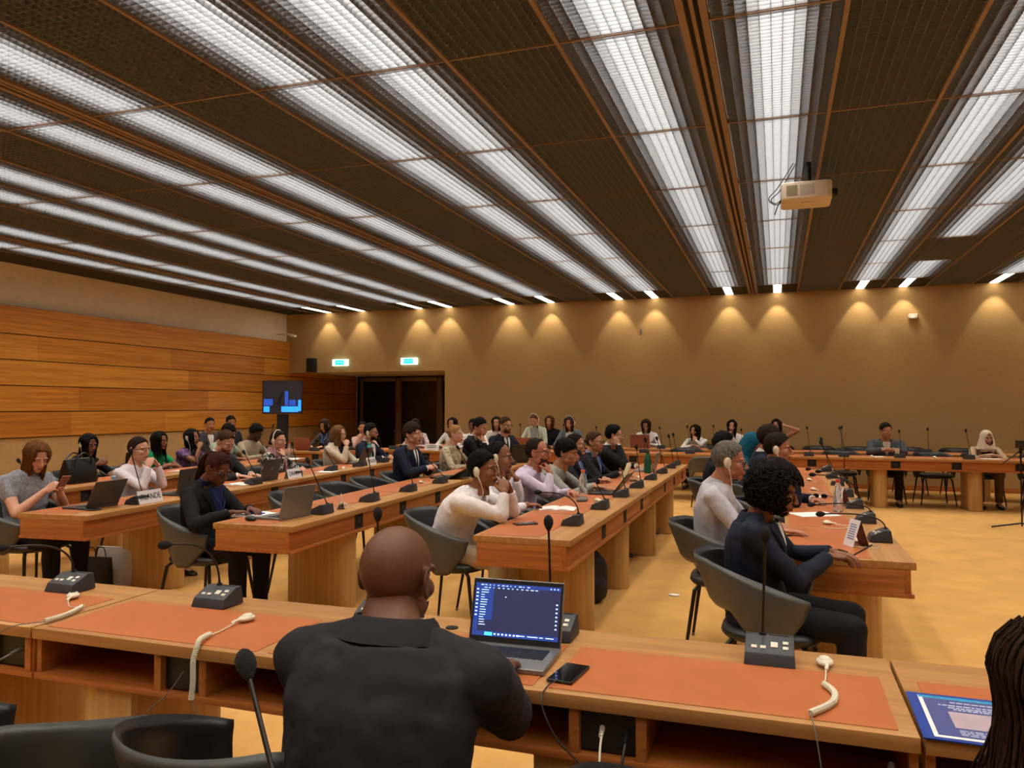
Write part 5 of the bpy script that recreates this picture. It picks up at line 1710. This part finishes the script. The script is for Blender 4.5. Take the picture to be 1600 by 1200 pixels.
# interpretation earpieces with coiled cords
def coil(m, pts, R_=.0075, r_=.0019, turns_per_m=210, seg=5):
    P_ = [Vector(p) for p in pts]
    # resample
    L = [0]
    for a, b_ in zip(P_, P_[1:]): L.append(L[-1] + (b_ - a).length)
    n = int(L[-1] * turns_per_m * 8)
    out = []; u = None
    for i in range(n + 1):
        s = L[-1] * i / n
        k = max(j for j in range(len(L)) if L[j] <= s + 1e-9); k = min(k, len(P_) - 2)
        t = (s - L[k]) / max(1e-9, L[k + 1] - L[k])
        c = P_[k].lerp(P_[k + 1], t); d = (P_[k + 1] - P_[k]).normalized()
        u = d.orthogonal() if u is None else (u - d * u.dot(d)); u.normalize(); w = d.cross(u)
        a = 2 * math.pi * turns_per_m * s
        out.append(c + u * math.cos(a) * R_ + w * math.sin(a) * R_)
    m.tube(out, r_, seg)
def spline(pts, n=8):
    P_ = [Vector(p) for p in pts]; out = []
    for i in range(len(P_) - 1):
        p0 = P_[max(0, i - 1)]; p1 = P_[i]; p2 = P_[i + 1]; p3 = P_[min(len(P_) - 1, i + 2)]
        for k in range(n):
            t = k / n
            out.append(.5 * ((2 * p1) + (p2 - p0) * t + (2 * p0 - 5 * p1 + 4 * p2 - p3) * t * t + (3 * p1 - p0 - 3 * p2 + p3) * t ** 3))
    out.append(P_[-1]); return out
def ear_thing(label, x, y, rz, big=True, cord=None, coilp=None, tail=None, upside=False):
    r = empty('earpiece', label, 'earpiece', (x, y, TZ), rz, 'interpretation earpieces on the desks')
    b = MB()
    b.ell((0, 0, .013), (.024, .033, .012), 20, 12)
    b.ell((0, .002, .021), (.017, .022, .008), 18, 10)
    put('ear_shell', b, M['cream_pl'], r, smooth=True)
    h = MB().tube(spline([(.0, -.028, .012), (.004, -.045, .014), (0, -.062, .008)]), .0055, 8)
    put('stem', h, M['cream_pl'], r, smooth=True)
    if upside:
        put('ear_pad', MB().ell((0, .002, .027), (.012, .015, .004), 14, 8), M['blackmat'], r, smooth=True)
    inv = Matrix.Translation((x, y, TZ)) @ Matrix.Rotation(rz, 4, 'Z'); inv = inv.inverted()
    if cord:
        c = MB().tube([inv @ Vector(p) for p in spline(cord)], .0021, 6)
        put('cord', c, M['cream_pl'], r, smooth=True)
    if coilp:
        c = MB(); coil(c, [inv @ Vector(p) for p in spline(coilp, 4)])
        put('coiled_cord', c, M['cream_pl'], r, smooth=True)
    if tail:
        c = MB().tube([inv @ Vector(p) for p in spline(tail)], .0019, 6)
        put('tail_cord', c, M['lead'], r, smooth=True)
    return r
E_ = TZ + .004
ear_thing('cream earpiece lying pad up on the near desk, lower left', -2.67, 2.38, .5, upside=True, cord=[(-2.64, 2.33, E_ + .006), (-2.56, 2.27, E_), (-2.50, 2.27, E_ + .004)],
          coilp=[(-2.50, 2.27, E_ + .006), (-2.46, 2.17, E_ + .005), (-2.455, 2.075, E_ + .006)], tail=[(-2.455, 2.075, E_ + .004), (-2.52, 2.00, E_), (-2.60, 1.985, .70), (-2.64, 1.99, .62)])
ear_thing('cream earpiece with its coiled cord hanging over the near desk edge', -1.80, 2.33, -.25, cord=[(-1.805, 2.27, E_ + .006), (-1.80, 2.2, E_), (-1.79, 2.13, E_ + .004)],
          coilp=[(-1.79, 2.13, E_ + .008), (-1.77, 2.06, E_ + .012), (-1.745, 2.015, .755), (-1.745, 2.0, .72), (-1.745, 2.0, .66), (-1.75, 2.0, .60)],
          tail=[(-1.75, 2.0, .60), (-1.72, 1.99, .53), (-1.78, 1.97, .455), (-1.88, 1.97, .46), (-1.93, 1.98, .52), (-1.86, 2.02, .60), (-1.835, 2.06, .66)])
ear_thing('cream earpiece with coiled cord, on the near desk at lower right', .125, 2.49, .0, cord=[(.125, 2.43, E_ + .006), (.12, 2.36, E_), (.112, 2.30, E_ + .004)],
          coilp=[(.112, 2.30, E_ + .006), (.135, 2.24, E_ + .006), (.125, 2.16, E_ + .006), (.07, 2.07, E_ + .006)], tail=[(.07, 2.07, E_ + .003), (.075, 2.015, E_), (.085, 1.995, .70), (.10, 1.98, .58), (.11, 1.98, .45)])
small = [(-3.20, 5.28, 1.2, 'near the pinkish card on the second row'), (-3.30, 6.62, .4, 'on the second row before the empty chairs'), (-3.38, 7.05, .9, 'on the second row left of the navy-suited man'),
         (-1.44, 7.5, .8, 'beside the cream book'), (-1.42, 8.3, .2, 'beyond the cream book'), (-1.38, 6.15, 1.0, 'near the second microphone of the centre row'),
         (.42, 4.78, .6, 'beside the nearest microphone of the right row'), (.30, 5.45, 1.0, 'on the right row near the spread hand'), (.30, 7.6, .7, 'on the right row beyond the sunglasses'), (.30, 8.6, .3, 'far along the right desk row'),
         (-5.05, 8.35, .4, 'left of the ESPAGNE card'), (-4.95, 7.3, .7, 'right of the CANADA card'), (-5.02, 6.72, .2, 'before the brownish laptop'), (1.35, 12.95, .1, 'left of the cream can'), (2.2, 12.95, .1, 'on the far cross desk right of the grey suit'), (3.35, 12.98, .1, 'on the far cross desk right of the headscarf woman')]
for (x, y, a, lb) in small:
    c_, s_ = math.cos(a), math.sin(a)
    ear_thing('cream earpiece ' + lb, x, y, a, cord=[(x + .06 * s_, y - .06 * c_, E_ + .004), (x + .12 * s_ + .03, y - .12 * c_, E_), (x + .06, y - .18, E_), (x - .05, y - .14, E_)])
# cables at the near desk: phone charger and two plugs
def cable(label, pts, m, r_=.0028, plug=None):
    o = put('cable', MB().tube(spline(pts), r_, 7), m, smooth=True)
    tag(o, label, 'cable', 'cables hanging at the near desk')
    if plug:
        put('plug', MB().tube([plug[0], plug[1]], [.008, .006], 10), m, o, smooth=True)
    return o
cable('black charging cable from the phone down behind the desk edge', [(-.585, 2.095, E_ + .004), (-.600, 2.05, E_ + .002), (-.60, 1.99, .735), (-.55, 1.96, .66), (-.46, 1.95, .58), (-.43, 1.94, .48), (-.44, 1.95, .38)], M['black'], .0022)
cable('white cable plugged in the desk socket and looping left', [(-.450, 2.055, .655), (-.445, 2.01, .64), (-.445, 1.95, .575), (-.50, 1.90, .52), (-.60, 1.84, .50), (-.72, 1.80, .51)], M['cream_pl'], .0032, ((-.452, 2.068, .66), (-.449, 2.03, .65)))
cable('black power cable hanging from the desk socket', [(-.385, 2.06, .655), (-.382, 2.01, .635), (-.395, 1.95, .54), (-.43, 1.92, .42), (-.47, 1.90, .28)], M['black'], .0042, ((-.385, 2.07, .66), (-.383, 2.02, .645)))
cable('grey cable plugged under the lower right desk end', [(.245, 2.06, .655), (.235, 2.01, .64), (.20, 1.96, .58), (.16, 1.93, .50), (.15, 1.92, .38)], M['lead'], .0038, ((.25, 2.07, .665), (.24, 2.03, .65)))
cable('grey cable plugged in the socket at the lower left', [(-2.555, 2.06, .655), (-2.57, 2.01, .64), (-2.62, 1.96, .60), (-2.70, 1.94, .56)], M['lead'], .0038, ((-2.55, 2.07, .66), (-2.56, 2.03, .65)))

# bottles, can
def lathe(prof, seg=20, m=None):
    m = m or MB(); R = []
    for r_, z in prof:
        R.append([(r_ * math.cos(2 * math.pi * k / seg), r_ * math.sin(2 * math.pi * k / seg), z) for k in range(seg)])
    m.rings(R); return m
pet = bpy.data.materials.new('clear_plastic'); _t2, _b2 = nt(pet)
_b2.inputs['Base Color'].default_value = (.85, .88, .88, 1); _b2.inputs['Roughness'].default_value = .08; _b2.inputs['Transmission Weight'].default_value = .85; _b2.inputs['IOR'].default_value = 1.15
def bottle(x, y, label, capm, bodym, h=.235, r_=.034, z=TZ, thermos=False):
    r = empty('bottle', label, 'bottle', (x, y, z), 0)
    if thermos:
        put('body', lathe([(r_ * .95, 0), (r_, .006), (r_, h * .72), (r_ * .9, h * .80), (r_ * .6, h * .86), (r_ * .55, h * .9)]), bodym, r, smooth=True)
        put('cap', lathe([(r_ * .62, h * .88), (r_ * .66, h * .90), (r_ * .62, h * .98), (r_ * .4, h)]), capm, r, smooth=True)
    else:
        put('body', lathe([(r_ * .8, 0), (r_, .008), (r_ * .97, h * .2), (r_, h * .3), (r_ * .95, h * .45), (r_, h * .62), (r_ * .8, h * .78), (r_ * .45, h * .88), (r_ * .42, h * .92)]), bodym, r, smooth=True)
        put('cap', lathe([(r_ * .48, h * .91), (r_ * .50, h * .92), (r_ * .50, h * .99), (r_ * .46, h)]), capm, r, smooth=True)
bottle(-1.55, 6.36, 'clear water bottle with an orange cap on the centre desk row', mat('orange_cap', '#e0602c', .4), pet)
bottle(.41, 6.12, 'clear water bottle with a red cap on the right desk row', mat('red_cap', '#cc3a20', .4), pet)
x, y = rowpt(RA[0], RA[1], RA[2], .70, .40); bottle(x, y, 'white drinking bottle with pale blue lid, left of the IRLANDE card', mat('pale_blue_lid', '#8fb4cc', .4), mat('white_bottle', '#b9b2a6', .4), thermos=True, h=.21)
x, y = rowpt(RA[0], RA[1], RA[2], 5.3, .32); bottle(x, y, 'turquoise metal bottle behind the ESPAGNE card', mat('turquoise_lid', '#4aa79e', .35), mat('turquoise_metal', '#5cc0b4', .35), thermos=True, h=.27)
bottle(-1.42, 8.96, 'dark green flask on the centre desk row', mat('dark_green_lid', '#16402e', .4), mat('dark_green_metal', '#1c5a3e', .4), thermos=False, h=.25, r_=.042)
bottle(-6.95, 9.95, 'small clear bottle with a red cap on the leftmost desk row', mat('red_cap', '#cc3a20', .4), pet, h=.22)
o = put('drink_can', lathe([(.024, 0), (.029, .006), (.029, .118), (.024, .128), (.023, .128)]), mat('beige_can', '#c9b48c', .35, .05), smooth=True, loc=(1.72, 13.1, TZ)); tag(o, 'pale drink can before the grey-suited man', 'can')
x, y, a = onrow(RA, 1.52, .42)

# sunglasses on the right row
g = MB()
for s in (1, -1):
    g.ell((s * .034, 0, .018), (.028, .006, .019), 14, 8)
    g.tube([(s * .06, 0, .024), (s * .064, .06, .012), (s * .06, .12, .004)], .003, 6)
g.tube([(-.01, -.002, .022), (.01, -.002, .022)], .003, 6)
tag(put('sunglasses', g, M['glass_black'], smooth=True, loc=(.33, 7.0, TZ), rot=(0, 0, -.4)), 'black sunglasses lying on the right desk row', 'sunglasses')
# pen in the hand of the woman in navy
tag(put('pen', MB().tube([(0, 0, 0), (.05, .09, .07)], .004, 8), M['black'], smooth=True, loc=(.33, 4.18, .775), rot=(0, 0, -1.2)), 'dark pen in the hand of the woman in navy blazer', 'pen')

# bags
def bagmesh(w, d, h, top=.7, sag=.02, voxel=.012):
    m = MB(); R = []
    for t in np.linspace(0, 1, 9):
        k = (1 - (1 - top) * t ** 2) * (1 if t > .04 else .94)
        kd = (1 - .75 * t ** 2.2)
        z = h * t
        R.append([(w / 2 * k * (abs(math.cos(a)) ** .35) * (1 if math.cos(a) > 0 else -1), d / 2 * kd * (abs(math.sin(a)) ** .5) * (1 if math.sin(a) > 0 else -1), z) for a in [2 * math.pi * q / 32 for q in range(32)]])
    m.rings(R); return m
r = empty('handbag', 'black leather handbag with two handles on the leftmost desk row', 'bag', (-6.66, 5.98, TZ), R90 + .1)
put('bag_body', bagmesh(.40, .18, .24, .92), mat('black_leather', '#15110f', .3, .1, 20, bump=.4, bscale=40), r, smooth=True, auto=60)
for s in (-1, 1):
    put('handle', MB().tube(spline([(-.11, s * .05, .17), (-.09, s * .06, .25), (0, s * .065, .30), (.09, s * .06, .25), (.11, s * .05, .17)]), .008, 8), mat('black_leather', '#15110f', .3, .1, 20, bump=.4, bscale=40), r, smooth=True)
put('zip_strip', MB().tube([(-.16, 0, .243), (.16, 0, .243)], .004, 6), M['legtip'], r, smooth=True)
def backpack(x, y, rz, label, w=.34, d=.20, h=.46, z=0, col='#15161a'):
    bm_ = mat('nylon', col, .7, .15, 20, bump=.5, bscale=30)
    r = empty('backpack', label, 'bag', (x, y, z), rz)
    m = MB(); m.ell((0, 0, h * .5), (w / 2, d / 2, h * .5), 28, 18)
    m.v = [(a * 1.0, b_, c) for a, b_, c in m.v]
    m2 = MB(); R = []
    for t in np.linspace(0, 1, 12):
        k = min(1, (t + .05) * 6) ** .4 * (1 - max(0, t - .6) ** 2 * 4.2)
        R.append([(w / 2 * k * abs(math.cos(a)) ** .6 * (1 if math.cos(a) > 0 else -1), d / 2 * k * abs(math.sin(a)) ** .7 * (1 if math.sin(a) > 0 else -1), h * t) for a in [2 * math.pi * q / 30 for q in range(30)]])
    m2.rings(R)
    put('pack_body', m2, bm_, r, smooth=True, auto=70)
    put('front_pocket', MB().ell((0, -d * .42, h * .30), (w * .36, d * .25, h * .22), 20, 12), bm_, r, smooth=True)
    for s in (-1, 1):
        put('strap', MB().tube(spline([(s * .07, d * .42, h * .88), (s * .09, d * .62, h * .6), (s * .10, d * .45, h * .12)]), .016, 8, flat=.4), bm_, r, smooth=True)
    put('grab_handle', MB().tube(spline([(-.035, .02, h * .95), (0, .02, h * 1.03), (.035, .02, h * .95)]), .006, 6), bm_, r, smooth=True)
backpack(-3.82, 5.62, R90, 'dark navy backpack standing on a chair behind the silver laptop', z=.47, w=.40, d=.24, h=.36, col='#1c2230')
backpack(-1.42, 5.92, 1.0, 'black backpack on the floor under the centre desk row', w=.34, d=.24, h=.42)
r = empty('tote_bag', 'white tote bag leaning on a pedestal below the IRLANDE card', 'bag', (-5.32, 5.16, 0), .12)
put('bag_body', bagmesh(.36, .10, .33, .98), mat('white_canvas', '#b9b6b0', .8, .06, 20), r, smooth=True, auto=60)
r = empty('shopping_bag', 'black carrier bag with handles in front of the white tote', 'bag', (-5.42, 5.05, 0), .12)
put('bag_body', bagmesh(.30, .09, .26, 1.0), mat('black_carrier', '#191411', .6, .1, 20), r, smooth=True, auto=60)
for s in (-1, 1):
    put('handle', MB().tube(spline([(-.05 + s * .03, s * .02, .25), (-.03 + s * .03, s * .02, .33), (.03 + s * .03, s * .02, .33), (.05 + s * .03, s * .02, .25)]), .009, 6, flat=.5), mat('black_carrier', '#191411', .6, .1, 20), r, smooth=True)
tag(put('paper_scrap', MB().ell((0, 0, .006), (.05, .03, .008), 9, 5), M['paper'], loc=(-.80, 6.35, 0)), 'small white scrap lying on the carpet in the aisle', 'scrap')

# ------------------------------------------------------------------ empty chairs
for (x, y, a, lb) in [(-1.22, 1.64, .04, 'empty black armchair in the foreground, left of the bald man'), (-1.88, 1.55, .15, 'empty black armchair at the lower left corner, pushed to the desk'),
                      (-1.62, 1.05, .75, 'nearest empty armchair, only its arm shows at the lower left'), (-.12, 1.66, -.2, 'empty black armchair right of the bald man, mostly below the picture'),
                      (-3.72, 5.62, -R90, 'empty armchair carrying the navy backpack'), (-3.75, 6.40, -R90 + .05, 'first empty grey armchair of the second row, beyond the backpack'), (-3.78, 7.02, -R90 + .05, 'second empty grey armchair of the second row, left of the navy suit'),
                      (-5.62, 8.45, -R90, 'empty grey armchair between zebra blouse and cream blazer'), (-7.3, 5.2, -R90, 'empty black armchair at the left edge, leftmost desk row'), (-7.25, 7.24, -R90 + .1, 'empty black armchair right of the woman behind the handbag'),
                      (-7.35, 10.4, -R90, 'empty black armchair at the end of the leftmost row'),
                      (2.28, 13.5, math.pi + .1, 'empty armchair between the grey suit and the pale headscarf, near cross desk'), (.95, 13.5, math.pi, 'empty armchair left of the man in grey suit, near cross desk'),
                      (.70, 14.93, math.pi, 'empty armchair by the back wall, right of the raised arm'), (1.35, 14.93, math.pi, 'empty armchair by the back wall behind the grey-suited man'), (2.15, 14.93, math.pi, 'empty armchair by the back wall, between two microphones'), (2.9, 14.93, math.pi, 'empty armchair by the back wall behind the pale headscarf'), (3.7, 13.5, math.pi - .2, 'empty armchair right of the woman in pale headscarf'),
                      (-.95, 11.75, .2, 'empty armchair in the aisle beyond the centre desk row'), (-1.5, 13.5, math.pi, 'empty armchair behind the near cross desk, centre')]:
    chair(x, y, a, lb)

# ------------------------------------------------------------------ room equipment
# television on a stand
r = empty('television', 'flat television on a stand by the wooden left wall, blue picture', 'television', (-10.2, 14.35, 0), math.radians(30))
put('stand_base', MB().box((-.30, -.22, 0), (.30, .22, .04)), M['black'], r, bevel=.01)
put('stand_column', MB().box((-.12, -.04, .04), (.12, .05, 1.35)), M['black'], r, bevel=.01)
put('tv_body', MB().box((-.42, -.07, 1.36), (.42, -.01, 2.08)), M['black'], r, bevel=.008)
put('screen', MB().box((-.405, -.072, 1.375), (.405, -.0695, 2.065)), emis('screen_off_area', '#17131a', .8), r)
for (a, b_, c, d_) in ((-.39, -.27, 1.40, 1.52), (-.02, .33, 1.40, 1.52), (.33, .39, 1.42, 1.66)):
    put('blue_picture', MB().box((a, -.0735, c), (b_, -.071, d_)), emis('screen_bright_blue', '#1f78ff', 1.7), r)
for (a, b_, c, d_) in ((-.39, -.20, 1.54, 1.68), (.05, .12, 1.54, 1.85), (.14, .28, 1.54, 1.66)):
    put('dim_picture', MB().box((a, -.0733, c), (b_, -.071, d_)), emis('screen_dim_blue', '#1a3c8c', 1.3), r)
q = MB(); q.tube([(-.04, -.072, 1.55), (-.02, -.072, 1.70), (.02, -.072, 1.82)], [.10, .07, .03], 10, flat=.03)
put('silhouette', q, emis('screen_black_figure', '#05060c', .3), r)
# exit signs
for i, (x, lb) in enumerate([(-9.54, 'left illuminated green exit sign above the alcove'), (-7.78, 'right illuminated green exit sign above the alcove')]):
    r = empty('exit_sign', lb, 'exit sign', (x, YB, 2.53), 0, 'illuminated exit signs')
    put('sign_box', MB().box((-.20, -.07, -.075), (.20, 0, .075)), emis('sign_white_glow', '#d8fffb', 1.6), r, bevel=.012)
    put('sign_panel', MB().box((-.12, -.073, -.055), (.11, -.069, .055)), emis('sign_green_glow', '#12c8b4', 1.3), r)
    me = textmesh('SORTIE', .055, emis('sign_text_glow', '#8ff2e6', 1.4))
    link('lettering', me, r, (-.005, -.0745, 0), (R90, 0, 0))
o = put('loudspeaker', MB().box((-.10, -.16, -.16), (.10, -.02, .16)), M['black'], bevel=.01, loc=(-10.28, YB, 2.48)); tag(o, 'small black loudspeaker on the back wall in the left corner', 'speaker')
put('speaker_bracket', MB().box((-.02, -.03, -.03), (.02, .0, .03)), M['black'], o)
r = empty('wall_sensor', 'small white sensor on the right of the back wall', 'sensor', (2.34, YB, 3.16), 0)
put('sensor_body', MB().box((-.075, -.06, -.045), (.075, 0, .045)), M['button'], r, bevel=.02, seg=3)
put('sensor_lens', MB().ell((0, -.055, -.03), (.045, .02, .03), 14, 8), M['card'], r, smooth=True)
r = empty('wall_camera', 'white camera arm in the left corner near the ceiling', 'camera', (XL, 15.2, 3.17), 0)
put('camera_arm', MB().tube([(0, 0, .02), (.25, 0, .02), (.42, 0, -.01)], .018, 8), M['button'], r, smooth=True)
put('camera_head', MB().box((.36, -.05, -.06), (.48, .05, -.01)), M['button'], r, bevel=.012)
r = empty('wall_hook', 'tiny pale fitting on the back wall left of centre', 'fitting', (-2.6, YB, 3.05), 0)
put('hook_plate', MB().box((-.02, -.02, -.05), (.02, 0, .05)), M['legtip'], r, bevel=.004)
put('hook_wire', MB().tube([(0, -.02, .04), (.01, -.05, 0), (0, -.03, -.09)], .006, 6), M['legtip'], r, smooth=True)
# projector
r = empty('projector', 'white projector hanging from the ceiling', 'projector', (.262, 7.38, 3.7), 0)
m = MB(); R = []
pts = []
w2, d2 = .215, .20
for (cx, cy, a0) in ((w2 - .06, d2 - .05, 0), (-w2 + .05, d2 - .05, 90), (-w2 + .05, -d2 + .05, 180), (w2 - .06, -d2 + .05, 270)):
    for k in range(6):
        a = math.radians(a0 + 18 * k); rr_ = .05
        pts.append((cx + rr_ * math.cos(a), cy + rr_ * math.sin(a)))
m.prism(pts, -.36, -.21)
put('projector_body', m, mat('offwhite_plastic', '#d8cdbd', .45, .03, 20), r, bevel=.012, seg=3)
put('vent_grille', MB().box((-.17, -.203, -.33), (-.08, -.198, -.24)), mat('olive_grille', '#8b8468', .6, .1, 60, stretch=(8, 1, 1)), r)
put('front_window', MB().box((-.06, -.203, -.33), (.06, -.199, -.24)), mat('grey_window', '#b7b0a6', .35, .05), r)
put('brand_plate', MB().box((-.05, -.06, -.3612), (.04, -.045, -.3600)), M['legtip'], r)
put('lens_barrel', MB().tube([(.205, .02, -.28), (.26, .02, -.28)], [.045, .04], 16), M['black'], r, smooth=True)
put('mounting_plate', MB().box((-.13, -.12, -.21), (.17, .12, -.19)), M['black'], r, bevel=.004)
put('mounting_pole', MB().tube([(.02, .0, -.19), (.02, 0, .02)], .022, 12), M['black'], r, smooth=True)
for k, pp in enumerate([[(-.10, -.02, .02), (-.24, -.02, -.20), (-.32, -.03, -.30), (-.26, -.03, -.36), (-.20, -.03, -.33)], [(-.08, 0, .02), (-.22, 0, -.22), (-.30, 0, -.30), (-.26, 0, -.34), (-.20, 0, -.30)], [(-.12, 0, -.29), (-.20, 0, -.30), (-.24, 0, -.36), (-.27, 0, -.44)]]):
    put('cable', MB().tube(spline(pp), .005, 6), M['black'], r, smooth=True)
# microphone stand at the right edge
r = empty('microphone_stand', 'thin floor stand with boom at the right edge', 'stand', (2.86, 11.2, 0), 0)
for k, a in enumerate((184, 300, 60)):
    put('leg', MB().tube([(0, 0, .07), (.34 * math.cos(math.radians(a)), .34 * math.sin(math.radians(a)), .012)], .011, 8), M['black'], r, smooth=True)
put('pole', MB().tube([(0, 0, .03), (0, 0, .95)], .010, 8), M['legmetal'], r, smooth=True)
put('clamp', MB().tube([(0, 0, .93), (0, 0, 1.0)], .02, 8), M['black'], r, smooth=True)
put('boom', MB().tube([(-.22, -.05, .80), (0, 0, .97), (.30, .05, 1.12)], .008, 8), M['black'], r, smooth=True)
put('camera_body', MB().box((-.05, -.05, 1.0), (.10, .05, 1.10)), M['black'], r, bevel=.01)
